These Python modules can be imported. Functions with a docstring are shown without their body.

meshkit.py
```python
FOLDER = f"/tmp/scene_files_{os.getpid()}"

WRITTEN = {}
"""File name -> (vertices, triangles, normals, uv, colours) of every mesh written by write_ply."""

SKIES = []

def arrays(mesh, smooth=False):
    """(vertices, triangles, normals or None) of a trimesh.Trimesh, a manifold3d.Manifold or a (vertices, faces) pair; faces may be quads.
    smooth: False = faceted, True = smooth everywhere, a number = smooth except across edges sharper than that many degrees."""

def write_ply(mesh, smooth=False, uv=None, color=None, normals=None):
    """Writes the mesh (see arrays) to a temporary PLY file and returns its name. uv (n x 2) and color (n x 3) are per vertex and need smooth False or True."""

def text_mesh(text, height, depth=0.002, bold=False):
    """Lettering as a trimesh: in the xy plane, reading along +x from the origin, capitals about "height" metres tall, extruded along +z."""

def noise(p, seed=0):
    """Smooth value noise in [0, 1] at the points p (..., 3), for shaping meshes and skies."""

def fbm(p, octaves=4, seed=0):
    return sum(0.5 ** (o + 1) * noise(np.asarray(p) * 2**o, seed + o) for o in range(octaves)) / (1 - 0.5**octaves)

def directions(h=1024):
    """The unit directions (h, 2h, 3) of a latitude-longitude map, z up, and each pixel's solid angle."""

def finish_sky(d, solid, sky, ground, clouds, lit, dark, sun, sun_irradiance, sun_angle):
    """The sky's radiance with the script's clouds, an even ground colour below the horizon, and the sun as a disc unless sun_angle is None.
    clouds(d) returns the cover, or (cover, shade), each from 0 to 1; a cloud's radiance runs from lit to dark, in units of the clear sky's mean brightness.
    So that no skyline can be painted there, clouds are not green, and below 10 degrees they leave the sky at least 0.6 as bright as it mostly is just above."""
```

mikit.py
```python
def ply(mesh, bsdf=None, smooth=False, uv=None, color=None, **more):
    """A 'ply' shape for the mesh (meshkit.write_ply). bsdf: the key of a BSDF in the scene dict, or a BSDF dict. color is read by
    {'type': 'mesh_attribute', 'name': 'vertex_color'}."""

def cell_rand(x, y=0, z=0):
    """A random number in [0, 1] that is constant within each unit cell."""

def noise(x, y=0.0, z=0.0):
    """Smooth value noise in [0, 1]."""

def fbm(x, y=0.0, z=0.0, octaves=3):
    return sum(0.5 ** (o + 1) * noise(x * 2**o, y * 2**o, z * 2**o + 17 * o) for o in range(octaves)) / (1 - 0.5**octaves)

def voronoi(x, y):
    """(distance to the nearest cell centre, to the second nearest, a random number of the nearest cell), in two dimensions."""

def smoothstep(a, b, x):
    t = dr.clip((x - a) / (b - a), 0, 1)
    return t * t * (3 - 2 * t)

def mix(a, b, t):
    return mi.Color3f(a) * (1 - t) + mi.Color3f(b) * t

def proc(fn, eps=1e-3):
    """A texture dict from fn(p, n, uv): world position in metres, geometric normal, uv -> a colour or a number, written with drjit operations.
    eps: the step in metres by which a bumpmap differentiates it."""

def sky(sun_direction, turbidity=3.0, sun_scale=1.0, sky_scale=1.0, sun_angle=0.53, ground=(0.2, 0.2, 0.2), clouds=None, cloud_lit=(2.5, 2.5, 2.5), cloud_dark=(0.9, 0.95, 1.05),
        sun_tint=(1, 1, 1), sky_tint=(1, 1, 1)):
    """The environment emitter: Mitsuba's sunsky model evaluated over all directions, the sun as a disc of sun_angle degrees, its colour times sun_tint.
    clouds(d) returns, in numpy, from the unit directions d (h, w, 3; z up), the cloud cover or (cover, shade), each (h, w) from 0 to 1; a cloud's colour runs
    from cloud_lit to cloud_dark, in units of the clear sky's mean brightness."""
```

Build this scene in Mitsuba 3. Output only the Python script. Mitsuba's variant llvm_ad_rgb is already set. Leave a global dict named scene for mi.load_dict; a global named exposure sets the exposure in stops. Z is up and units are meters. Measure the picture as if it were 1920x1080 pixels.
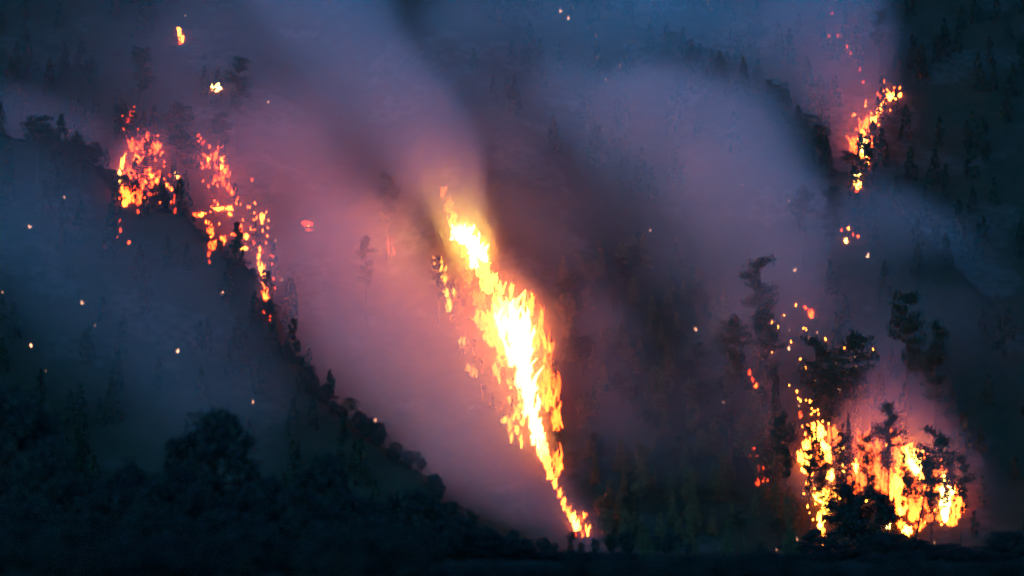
import math, random
import numpy as np, trimesh, mitsuba as mi
from scipy import ndimage
import meshkit, mikit

T = mi.ScalarTransform4f
scene, labels = {}, {}
# ---------------------------------------------------------------- camera, sky, exposure
scene['camera'] = {'type': 'thinlens', 'aperture_radius': 0.27, 'focus_distance': 2500.0, 'fov': 20.0, 'fov_axis': 'x', 'near_clip': 1.0, 'far_clip': 6000.0,
                   'to_world': T().look_at(origin=[0, 0, 2], target=[0, math.cos(math.radians(5.0)), 2 + math.sin(math.radians(5.0))], up=[0, 0, 1])}
# dusk: the sun has just set behind the camera on the left, the blue sky is all that is left of the daylight
scene['sky'] = mikit.sky((-0.45, -0.85, 0.25), turbidity=3.0, sun_scale=0.0, sky_scale=6.2, sky_tint=(0.16, 0.80, 1.78), ground=(0.05, 0.05, 0.05))
exposure = 0.0

# ---------------------------------------------------------------- helpers
def put(key, mesh, bsdf, **more):
    scene[key] = mikit.ply(mesh, bsdf, **more)
    return key


def tag(key, label=None, category=None, group=None, kind=None):
    labels[key] = {k: v for k, v in (('label', label), ('category', category), ('group', group), ('kind', kind)) if v}


used = {}


def numbered(name):
    n = used.get(name, 0)
    used[name] = n + 1
    return name if n == 0 else f'{name}_{n:03d}'


# ---------------------------------------------------------------- terrain
# left spur: crest line (x, y, z); it runs down from the upper left towards the camera and hides the foot of the gully behind it
CREST = np.array([[-163.87, 640.0, 104.48], [-125.91, 612.0, 92.55], [-98.24, 596.0, 84.95], [-86.28, 590.0, 80.81], [-79.36, 588.0, 71.78], [-66.15, 582.0, 68.9], [-59.76, 578.0, 61.67], [-51.72, 572.0, 57.13], [-48.05, 567.0, 46.36], [-41.35, 562.0, 35.6], [-32.68, 556.0, 26.55], [-25.28, 551.0, 21.27], [-16.99, 545.0, 15.57], [-8.85, 537.0, 5.07], [3.84, 525.0, -0.26], [18.46, 505.0, -4.77], [29.81, 480.0, -7.93]])
# small rib on the upper right that carries a line of trees
RIB = np.array([[15.01, 672.0, 132.34], [27.16, 664.0, 123.29], [36.74, 655.0, 114.5], [46.46, 642.0, 106.24], [54.91, 630.0, 99.34], [60.79, 619.0, 91.85], [65.28, 608.0, 83.44], [71.53, 604.0, 79.75], [76.55, 600.0, 74.54]])


def ridge(x, y, line, front, back):
    """Height of a ridge with this crest line: falls off at the slope front on the camera's side and back on the far side."""
    near, slope, found = np.full(x.shape, 1e9), np.full(x.shape, front), []
    for a, b in zip(line[:-1], line[1:]):
        ab = b[:2] - a[:2]
        t = np.clip(((x - a[0]) * ab[0] + (y - a[1]) * ab[1]) / (ab @ ab), 0, 1)
        d = np.hypot(x - a[0] - t * ab[0], y - a[1] - t * ab[1])
        slope = np.where(d < near, np.where(ab[0] * (y - a[1]) - ab[1] * (x - a[0]) > 0, back, front), slope)
        near = np.minimum(near, d)
        found.append((a[2] + t * (b[2] - a[2]), d))
    total, weight = 0.0, 1e-12
    for z, d in found:      # the nearest stretches of the crest decide
        w = np.exp((near - d) / 3.0)
        total, weight = total + w * (z - slope * (np.sqrt(d * d + 1.0) - 1.0)), weight + w
    return total / weight


def height(x, y):
    """Height of the ground at x, y: a flat valley floor, the mountainside from y = 540 on, the left spur, the rib."""
    x, y = np.asarray(x, float), np.asarray(y, float)
    p = np.stack([x, y, np.zeros_like(x)], -1)
    rough = 7.0 * (meshkit.fbm(p / 34.0, 4, 5) - 0.5) + 2.2 * (meshkit.fbm(p / 9.0, 3, 9) - 0.5)
    s = np.maximum(y - 540.0, 0.0)
    base = 0.92 * s
    base = np.where(base > 215, 215 + (base - 215) * 0.25, base)
    # a steep gully that the long fire burns in, and the rib that walls it off on its right
    axis = np.interp(y, [530, 544, 569, 588, 612, 650, 700], [19, 14, 4.2, 0, -11, -25, -40])
    u = x - axis - 7.0
    rib = np.where(u < 0, np.exp(-(u / 6.5) ** 2), np.exp(-(u / 24.0) ** 2))
    base = base + (1.5 + 11.5 * np.clip((y - 588) / 22, 0, 1)) * rib * np.clip((s - 4) / 22, 0, 1) - 6.0 * np.exp(-((x - axis + 14) / 13.0) ** 2) * np.clip(s / 20, 0, 1)
    h = base + rough * np.clip(s / 14.0, 0.06, 1.0)
    h = np.maximum(h, ridge(x, y, CREST, 0.62, 1.3) + 0.45 * rough)
    h = np.maximum(h, ridge(x, y, RIB, 1.25, 1.1) + 0.3 * rough)
    return np.maximum(h, -0.4)


# ---------------------------------------------------------------- materials
def forest_floor(p, n, uv):
    a = mikit.fbm(p.x * 0.11, p.y * 0.11, p.z * 0.11, 4)
    b = mikit.noise(p.x * 0.9, p.y * 0.9, p.z * 0.9)
    rock = mikit.smoothstep(0.56, 0.68, mikit.fbm(p.x * 0.07 + 9.0, p.y * 0.07, p.z * 0.07, 3))
    return mikit.mix(mikit.mix((0.022, 0.026, 0.014), (0.045, 0.040, 0.026), a + 0.35 * (b - 0.5)), (0.075, 0.070, 0.065), rock * b * 0.6)


scene['mat_floor'] = {'type': 'diffuse', 'reflectance': mikit.proc(forest_floor)}
leaf_colour = {'type': 'mesh_attribute', 'name': 'vertex_color'}
scene['mat_leaf'] = {'type': 'twosided', 'bsdf': {'type': 'diffuse', 'reflectance': leaf_colour}}
scene['mat_bark'] = {'type': 'diffuse', 'reflectance': {'type': 'rgb', 'value': [0.06, 0.045, 0.035]}}
scene['mat_flame'] = {'type': 'diffuse', 'reflectance': {'type': 'rgb', 'value': [0.02, 0.02, 0.02]}}

# ---------------------------------------------------------------- ground: one sheet, fine on the mountainside, coarse towards the horizon
gx = np.concatenate([-np.geomspace(4000, 190, 26), np.arange(-186, 187, 2.4), np.geomspace(190, 4000, 26)])
gy = np.concatenate([-np.geomspace(3000, 20, 16), np.arange(0, 420, 10.0), np.arange(420, 800, 2.4), np.geomspace(804, 4000, 22)])
GX, GY = np.meshgrid(gx, gy)
GZ = height(GX, GY)
nx, ny = len(gx), len(gy)
i = (np.arange(ny - 1)[:, None] * nx + np.arange(nx - 1)).ravel()
put('mountainside', (np.stack([GX.ravel(), GY.ravel(), GZ.ravel()], 1), np.stack([i, i + 1, i + nx + 1, i + nx], 1)), 'mat_floor', smooth=True)
tag('mountainside', 'steep dark forested mountainside rising from the valley floor', 'mountain', kind='structure')


# ---------------------------------------------------------------- trees: unit builders (height 1, crown radius about 0.5), scaled when placed
def tube(points, radii, sides=6):
    pts, out_v, out_f = np.asarray(points, float), [], []
    for k, (p, r) in enumerate(zip(pts, radii)):
        d = pts[min(k + 1, len(pts) - 1)] - pts[max(k - 1, 0)]
        d /= np.linalg.norm(d) + 1e-12
        a = np.cross(d, [0.3, 0.9, 0.1]); a /= np.linalg.norm(a)
        b = np.cross(d, a)
        t = np.arange(sides) * 2 * np.pi / sides
        out_v.append(p + r * (np.cos(t)[:, None] * a + np.sin(t)[:, None] * b))
        if k:
            j = np.arange(sides); o = (k - 1) * sides
            out_f += [[o + q, o + (q + 1) % sides, o + sides + (q + 1) % sides, o + sides + q] for q in j]
    return np.vstack(out_v), np.array(out_f)


def join(parts):
    v, f, n = [], [], 0
    for a, b in parts:
        b = np.asarray(b)
        if b.shape[1] == 4:
            b = np.vstack([b[:, [0, 1, 2]], b[:, [0, 2, 3]]])
        v.append(a); f.append(b + n); n += len(a)
    return np.vstack(v), np.vstack(f)


def cards(rng, centres, size, flat=0.0, droop=0.0):
    """Leaf or needle sprays: two crossed ragged triangles pairs at each centre. Returns (v, f, colour index per vertex)."""
    c = np.asarray(centres, float)
    n = len(c)
    V, F = [], []
    for q in range(2):
        d = rng.normal(size=(n, 3)); d[:, 2] = d[:, 2] * (1 - flat) - droop
        d /= np.linalg.norm(d, axis=1, keepdims=True)
        e = rng.normal(size=(n, 3)); e[:, 2] *= (1 - flat)
        e -= (e * d).sum(1, keepdims=True) * d
        e /= np.linalg.norm(e, axis=1, keepdims=True)
        s = size * rng.uniform(0.6, 1.25, (n, 1))
        w = s * rng.uniform(0.35, 0.7, (n, 1))
        quad = np.stack([c - d * s, c + e * w - d * s * 0.1, c + d * s, c - e * w * rng.uniform(0.6, 1, (n, 1)) + d * s * 0.15], 1)
        V.append(quad.reshape(-1, 3))
        F.append(np.arange(n * 4).reshape(-1, 4) + q * n * 4)
    return np.vstack(V), np.vstack(F)


def tone(rng, count, base, spread):
    """A tone for each spray (two quads of four vertices), each its own random shade of green."""
    k = np.clip(rng.normal(1, spread, (count, 1)), 0.45, 1.7) * np.asarray(base) * (1 + 0.15 * rng.normal(size=(count, 3)))
    k = np.repeat(np.clip(k, 0.008, 0.2), 4, axis=0)
    return np.vstack([k, k])


def conifer(seed, green=(0.022, 0.034, 0.020)):
    rng = np.random.default_rng(seed)
    trunk = tube([[0, 0, -0.03], [0.004, 0, 0.4], [0, 0.004, 0.8], [0, 0, 0.99]], [0.03, 0.02, 0.009, 0.002])
    c = []
    levels = 17
    for k in range(levels):
        z = 0.10 + 0.88 * (k / (levels - 1)) ** 0.9
        reach = 0.5 * (1 - (z - 0.1) / 0.92) ** 0.85 * rng.uniform(0.8, 1.12) + 0.015
        nb = max(4, int(9 * (1 - z) + 4))
        a0 = rng.uniform(0, 6.28)
        for j in range(nb):
            a = a0 + j * 6.283 / nb + rng.normal(0, 0.2)
            L = reach * rng.uniform(0.65, 1.15)
            for s in np.linspace(0.25, 1, 5):
                c.append([math.cos(a) * L * s, math.sin(a) * L * s, z - 0.11 * L * s * (0.5 + s) + rng.normal(0, 0.006)])
    c = np.array(c)
    v, f = cards(rng, c, 0.045, 0.35, 0.25)
    return trunk, (v, f), tone(rng, len(c), green, 0.25)


def pine(seed):
    """A tall pine: bare lower trunk, a few crooked limbs, flat plates of needles with gaps between them."""
    rng = np.random.default_rng(seed)
    w = rng.normal(0, 0.012, 4)
    axis = lambda z: np.array([w[0] * math.sin(3 * z) + w[1] * z, w[2] * math.sin(4 * z) + w[3] * z, z])
    parts = [tube([axis(z) - [0, 0, 0.03 * (z == 0)] for z in (0, 0.25, 0.5, 0.75, 0.97)], [0.034, 0.029, 0.023, 0.014, 0.004])]
    c = []
    zs = np.sort(np.concatenate([rng.uniform(0.42, 0.62, 4), rng.uniform(0.58, 0.97, 17)]))
    for z in zs:
        full = 0.5 * min(1.0, 0.35 + (z - 0.4) * 1.9) * (1.0 - max(0, z - 0.8) * 2.6)
        a, L = rng.uniform(0, 6.283), full * rng.uniform(0.6, 1.1)
        p0 = axis(z - 0.02)
        tip = p0 + [math.cos(a) * L, math.sin(a) * L, rng.uniform(0.0, 0.05)]
        mid = (p0 + tip) / 2 + [0, 0, rng.uniform(-0.02, 0.02)]
        parts.append(tube([p0, mid, tip], [0.010, 0.007, 0.002], 4))
        for s in np.linspace(0.2, 1.0, 5):
            o = p0 + (tip - p0) * s
            m = int(9 + 10 * s)
            q = rng.normal(size=(m, 3)) * [0.070, 0.070, 0.016] * (0.6 + 0.5 * s)
            c.append(o + q + [0, 0, 0.014])
    top = axis(0.97) + rng.normal(size=(26, 3)) * [0.06, 0.06, 0.018]
    c = np.vstack(c + [top])
    v, f = cards(rng, c, 0.024, 0.5)
    return join(parts), (v, f), tone(rng, len(c), (0.022, 0.034, 0.020), 0.25)


def broadleaf(seed, n=3900, leaf=0.024, green=(0.030, 0.039, 0.034)):
    """A round crowned tree: forking limbs that carry clumps of leaves with gaps between them, its crown down to near the ground."""
    rng = np.random.default_rng(seed)
    parts, c = [tube([[0, 0, -0.03], [0.01, 0, 0.2], [0, 0.01, 0.45], [0, 0, 0.75]], [0.035, 0.028, 0.018, 0.006])], []
    clumps = 70
    for k in range(clumps):
        u = rng.normal(size=3); u /= np.linalg.norm(u)
        r = rng.uniform(0.55, 1.0) ** 0.6
        o = np.array([u[0] * 0.42 * r, u[1] * 0.42 * r, 0.52 + u[2] * 0.41 * r])
        if o[2] < 0.5:
            o[:2] *= 0.75 + 0.5 * max(o[2] - 0.1, 0)
        s = rng.uniform(0.07, 0.13)
        m = n // clumps
        q = rng.normal(size=(m, 3)); q /= np.linalg.norm(q, axis=1, keepdims=True)
        c.append(o + q * s * rng.uniform(0.5, 1.1, (m, 1)) * [1, 1, 0.8])
        if k % 3 == 0:
            z0 = rng.uniform(0.25, 0.55)
            parts.append(tube([[0, 0, z0], o * [0.5, 0.5, 0.5] + [0, 0, z0 * 0.55], o], [0.012, 0.008, 0.003], 4))
    c = np.vstack(c)
    v, f = cards(rng, c, leaf)
    return join(parts), (v, f), tone(rng, len(c), green, 0.28)


def roundtree(seed, n=5200, leaf=0.022):
    """A broad tree: a short trunk and a wide dome of leaf clumps over the upper two thirds."""
    rng = np.random.default_rng(seed)
    parts, c = [tube([[0, 0, -0.03], [0.01, 0, 0.2], [0, 0.01, 0.45], [0, 0, 0.8]], [0.045, 0.036, 0.024, 0.006], 7)], []
    clumps = 90
    for k in range(clumps):
        u = rng.normal(size=3); u /= np.linalg.norm(u)
        r = rng.uniform(0.35, 1.0) ** 0.5
        o = np.array([u[0] * 0.43 * r, u[1] * 0.43 * r, 0.62 + u[2] * (0.31 if u[2] > 0 else 0.45) * r])
        s = rng.uniform(0.06, 0.12)
        q = rng.normal(size=(n // clumps, 3)); q /= np.linalg.norm(q, axis=1, keepdims=True)
        c.append(o + q * s * rng.uniform(0.4, 1.1, (n // clumps, 1)) * [1, 1, 0.7])
        if k % 4 == 0:
            z0 = rng.uniform(0.2, 0.5)
            parts.append(tube([[0, 0, z0], o * [0.5, 0.5, 0.5] + [0, 0, z0 * 0.55], o], [0.014, 0.009, 0.003], 4))
    c = np.vstack(c)
    v, f = cards(rng, c, leaf)
    return join(parts), (v, f), tone(rng, len(c), (0.030, 0.039, 0.034), 0.28)


kinds = {}
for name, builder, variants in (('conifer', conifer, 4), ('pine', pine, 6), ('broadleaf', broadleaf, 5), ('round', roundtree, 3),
                                ('dry_conifer', lambda s: conifer(s, (0.105, 0.075, 0.038)), 3), ('dry_broadleaf', lambda s: broadleaf(s, 1500, 0.034, (0.115, 0.080, 0.040)), 3)):  # lighter brown leaf colours stand in for firelight on the right slope trees
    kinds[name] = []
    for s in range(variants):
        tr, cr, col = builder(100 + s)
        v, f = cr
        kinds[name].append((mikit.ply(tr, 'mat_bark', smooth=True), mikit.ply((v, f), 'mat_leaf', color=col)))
rng_trees = random.Random(12)


def plant(kind, x, y, h, w, label, group=None, lean=0.0, variant=None):
    key = numbered({'conifer': 'conifer_tree', 'pine': 'pine_tree', 'broadleaf': 'leafy_tree', 'round': 'leafy_tree', 'dry_conifer': 'conifer_tree', 'dry_broadleaf': 'leafy_tree', 'bush': 'leafy_bush'}[kind])
    pool = kinds['broadleaf' if kind == 'bush' else kind]
    tr, cr = pool[rng_trees.randrange(len(pool)) if variant is None else variant]
    z = float(height(np.array([x]), np.array([y]))[0]) - 0.15
    m = T().translate([x, y, z]).rotate([0, 1, 0], lean).rotate([0, 0, 1], rng_trees.uniform(0, 360)).scale([w, w, h])
    scene[key + '__trunk'] = {**tr, 'to_world': m}
    scene[key + '__crown'] = {**cr, 'to_world': m}
    tag(key, label, 'bush' if kind == 'bush' else 'tree', group)
    return key


PINES = [
    ('pine',69.9,542.0,25.2,6.7,1,'tall thin pine with a bare trunk standing in front of the lower right fire'),
    ('pine',73.9,538.5,23.4,8.3,12,'pine leaning to the right at the right edge of the yellow fire'),
    ('conifer',63.3,546.5,19.3,4.0,0,'narrow dark conifer between the two halves of the lower right fire'),
    ('pine',58.3,557.0,23.5,7.3,0,'dark pine standing leftmost in the clump above the lower right fire'),
    ('pine',65.2,554.5,25.4,8.1,0,'broad dark pine in the middle of the clump above the lower right fire'),
    ('pine',61.2,553.5,22.6,6.0,-2,'lower dark pine in the clump above the lower right fire'),
    ('pine',75.5,554.0,31.7,7.9,0,'tall pine with a flat top against blue smoke at the right'),
    ('pine',80.0,553.0,27.1,7.2,2,'lower pine just right of the tall flat topped pine'),
    ('conifer',50.4,554.5,21.6,5.3,0,'solid dark conifer left of the lower right fire'),
    ('pine',48.9,571.5,26.5,8.4,0,'hazy pine with a wide crown on the middle right slope'),
    ('pine',43.6,564.5,23.7,6.1,0,'hazy pine low on the middle right slope'),
    ('pine',49.7,563.0,27.8,6.6,0,'hazy pine right of the lowest hazy pine on the middle right slope'),
    ('pine',-95.4,580.5,14.0,8.2,0,'wide crowned tree at the far left on the spur crest'),
    ('pine',-87.1,581.0,10.6,5.7,0,'smaller wide crowned tree right of the far left crest tree'),
    ('pine',-82.7,642.5,18.4,6.3,0,'faint tree in smoke below the small twin flame'),
    ('pine',-60.6,636.0,21.0,5.9,0,'faint tree beside the round bright yellow fire'),
    ('pine',-72.9,625.5,18.5,6.2,0,'dim tree above the gap between the upper left fires'),
    ('pine',-70.2,622.0,17.1,5.4,0,'dim lower tree in the gap between the upper left fires'),
    ('pine',-63.7,627.5,14.4,5.8,0,'dim tree above the pink glowing brush on the upper left slope'),
    ('pine',-26.4,613.5,19.4,4.4,0,'lone faint treetop in the pink smoke'),
    ('pine',-29.9,591.5,18.8,4.2,0,'lone faint treetop lower in the pink smoke'),
    ('pine',-15.1,595.5,14.6,3.3,0,'scorched tree silhouetted at the left of the fire streak'),
    ('pine',64.7,585.5,20.7,5.4,0,'dim tree below the crooked fire on the upper right'),
    ('pine',59.3,589.0,17.3,5.1,0,'dim tree left of the tree below the crooked fire'),
    ('pine',76.7,628.0,9.0,3.3,0,'small scorched tree beside the crooked fire on the upper right'),
    ('conifer',79.2,629.5,8.4,2.5,0,'narrow scorched tree right of the crooked fire on the upper right'),
    ('pine',84.0,656.0,16.3,5.1,0,'faint dark treetop at the right edge of the upper right smoke'),
    ('pine',55.2,543.5,20.9,3.7,2,'thin pine silhouette at the left edge of the lower right fire'),
    ('pine',58.0,541.0,19.0,3.5,-3,'thin pine silhouette in front of the golden flames at the lower right'),
    ('pine',61.3,543.0,22.0,3.4,1,'thin pine silhouette left of the narrow dark conifer in the lower right fire'),
    ('pine',66.4,539.5,21.9,3.8,-2,'thin pine silhouette in the orange glow in the middle of the lower right fire'),
    ('pine',71.6,537.5,18.9,3.3,3,'short thin pine between the tall thin pine and the leaning pine'),
    ('pine',77.5,537.5,17.2,3.6,-2,'thin pine silhouette just right of the leaning pine'),
    ('pine',82.9,539.0,18.4,4.2,3,'thin pine silhouette at the far right end of the lower right fire'),
    ('pine',51.6,543.5,23.3,4.2,-2,'dim thin pine left of the lower right fire'),
]
for n_, (kind, x, y, h, w, lean, lab) in enumerate(PINES):
    plant(kind, x, y, h, w, lab, None, lean, n_ % len(kinds[kind]))


def nth(k, n):
    """'first', 'second', ... 'last' in words."""
    ones = 'first second third fourth fifth sixth seventh eighth ninth tenth eleventh twelfth thirteenth fourteenth fifteenth sixteenth seventeenth eighteenth nineteenth twentieth'.split()
    return ones[k] if k < 20 else ('twenty-' + ones[k - 20] if k < 29 else f'{k + 1}th')


WORDS = {'conifer': 'conifer', 'pine': 'pine', 'broadleaf': 'leafy tree'}
for k, (x, y, h, w) in enumerate(sorted([
    (36.6,653.5,5.0,4.8), (40.5,650.0,5.5,5.0), (45.3,660.0,5.8,4.8), (46.4,641.5,6.1,5.2), (50.1,656.0,5.8,4.8), (52.8,654.5,5.8,5.0),
    (55.8,652.5,8.4,5.5), (56.4,627.5,5.5,4.6), (58.3,626.5,5.8,4.6), (62.0,643.5,6.1,4.5), (61.4,617.5,5.7,4.3), (63.0,616.0,5.9,4.5),
    (64.5,607.5,8.0,5.1), (66.2,606.5,6.5,4.0), (70.3,603.5,4.9,4.0), (72.0,602.5,5.3,3.3),
])):
    kind = 'pine' if rng_trees.random() < 0.5 else 'conifer'
    plant(kind, x, y, h, w, f'dark {WORDS[kind]}, {nth(k, 16)} from the left in the row along the upper right ridge', 'trees along the upper right ridge')
STRETCH = ((-82, 'at the far left of the spur crest'), (-66, 'under the red upper left fire'), (-50, 'under the broken arch of flames'),
           (-40, 'below the thin vertical flame'), (-24, 'halfway down the left spur crest'), (-8, 'low on the left spur crest'), (99, 'at the foot of the left spur crest'))
count = {}
for x, y, h, w in sorted([
    (-97.2,594.1,4.3,3.2), (-95.1,592.6,4.9,3.7), (-92.9,593.6,2.4,1.7), (-90.9,593.1,4.8,3.2), (-89.6,592.6,5.4,4.5), (-86.0,588.7,2.5,1.7),
    (-85.4,590.3,5.3,3.7), (-84.1,587.3,2.8,2.4), (-82.5,587.8,3.4,2.5), (-81.8,589.6,5.0,3.4), (-79.5,588.3,5.3,4.6), (-77.3,585.2,4.1,3.4),
    (-76.6,586.0,4.9,3.2), (-72.4,582.5,3.6,2.5), (-71.5,584.0,5.3,3.8), (-70.4,584.6,4.5,4.1), (-67.0,581.5,2.0,1.6), (-65.5,580.3,2.0,1.6),
    (-64.2,581.1,1.7,1.5), (-62.2,578.3,1.7,1.1), (-60.9,576.7,2.3,1.6), (-58.2,575.3,2.4,2.1), (-56.6,572.9,2.5,1.9), (-53.8,572.7,1.7,1.2),
    (-52.0,572.5,1.3,1.1), (-51.2,570.4,2.3,1.4), (-50.9,570.8,1.8,1.2), (-50.4,569.9,2.4,2.1), (-49.4,568.0,1.6,1.4), (-48.8,566.3,2.4,1.6),
    (-48.0,565.0,4.8,3.8), (-47.5,565.3,4.8,3.3), (-46.4,565.6,4.5,2.7), (-44.9,561.9,2.3,1.8), (-43.9,561.6,4.0,2.7), (-43.0,560.5,4.9,3.1),
    (-42.5,563.4,2.3,1.7), (-41.1,559.4,4.1,2.6), (-39.2,560.2,3.7,2.5), (-38.3,560.1,3.4,2.7), (-36.4,559.3,4.3,3.7), (-34.4,555.1,2.3,1.7),
    (-34.0,554.9,2.7,2.2), (-32.3,554.0,3.1,1.9), (-30.7,554.4,4.8,3.3), (-29.0,552.3,4.9,3.1), (-27.4,551.4,4.3,3.8), (-26.3,549.9,3.7,2.8),
    (-25.2,548.7,5.0,3.5), (-23.1,546.4,2.5,1.6), (-21.9,546.3,4.3,3.2), (-19.4,547.6,4.0,3.0), (-17.9,545.0,3.3,2.2), (-17.0,544.2,2.9,2.3),
    (-14.9,541.0,3.5,2.3), (-14.3,541.3,3.9,3.5), (-13.4,540.6,3.6,2.9), (-11.3,537.3,3.9,3.2), (-10.4,536.1,4.1,3.3), (-9.7,535.2,3.2,2.5),
    (-7.5,532.9,4.9,2.9), (-6.8,534.8,3.2,2.1), (-4.8,533.9,3.0,2.6), (-2.9,530.5,2.4,2.2), (-1.3,530.1,3.1,2.4), (0.2,528.4,4.7,3.3),
    (1.1,525.2,2.5,2.0), (2.6,524.8,2.9,2.0), (5.5,522.0,3.3,2.6), (6.1,522.5,3.1,2.1), (7.5,517.3,2.2,1.8), (10.4,514.4,2.1,1.6),
    (10.6,514.6,3.9,2.6), (12.2,512.7,2.3,1.6), (14.5,508.1,3.0,1.9), (16.6,505.4,3.4,2.1), (17.3,506.2,3.5,2.3), (19.7,500.1,4.4,3.8),
    (20.1,500.5,2.2,1.9), (22.6,494.4,2.5,1.5), (24.2,491.7,3.6,2.6), (25.7,489.6,2.7,1.9), (26.3,486.9,4.2,2.6), (27.4,485.0,3.7,2.4),
    (29.2,483.0,2.0,1.5),
]):
    kind = rng_trees.choice(('broadleaf', 'broadleaf', 'broadleaf', 'pine'))
    where = next(t for e, t in STRETCH if x < e)
    count[where] = count.get(where, 0) + 1
    plant(kind, x, y, h, w, f'dark {WORDS[kind]}, {nth(count[where] - 1, 0)} from the left {where}', 'trees along the crest of the left spur')
slope = []
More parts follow.
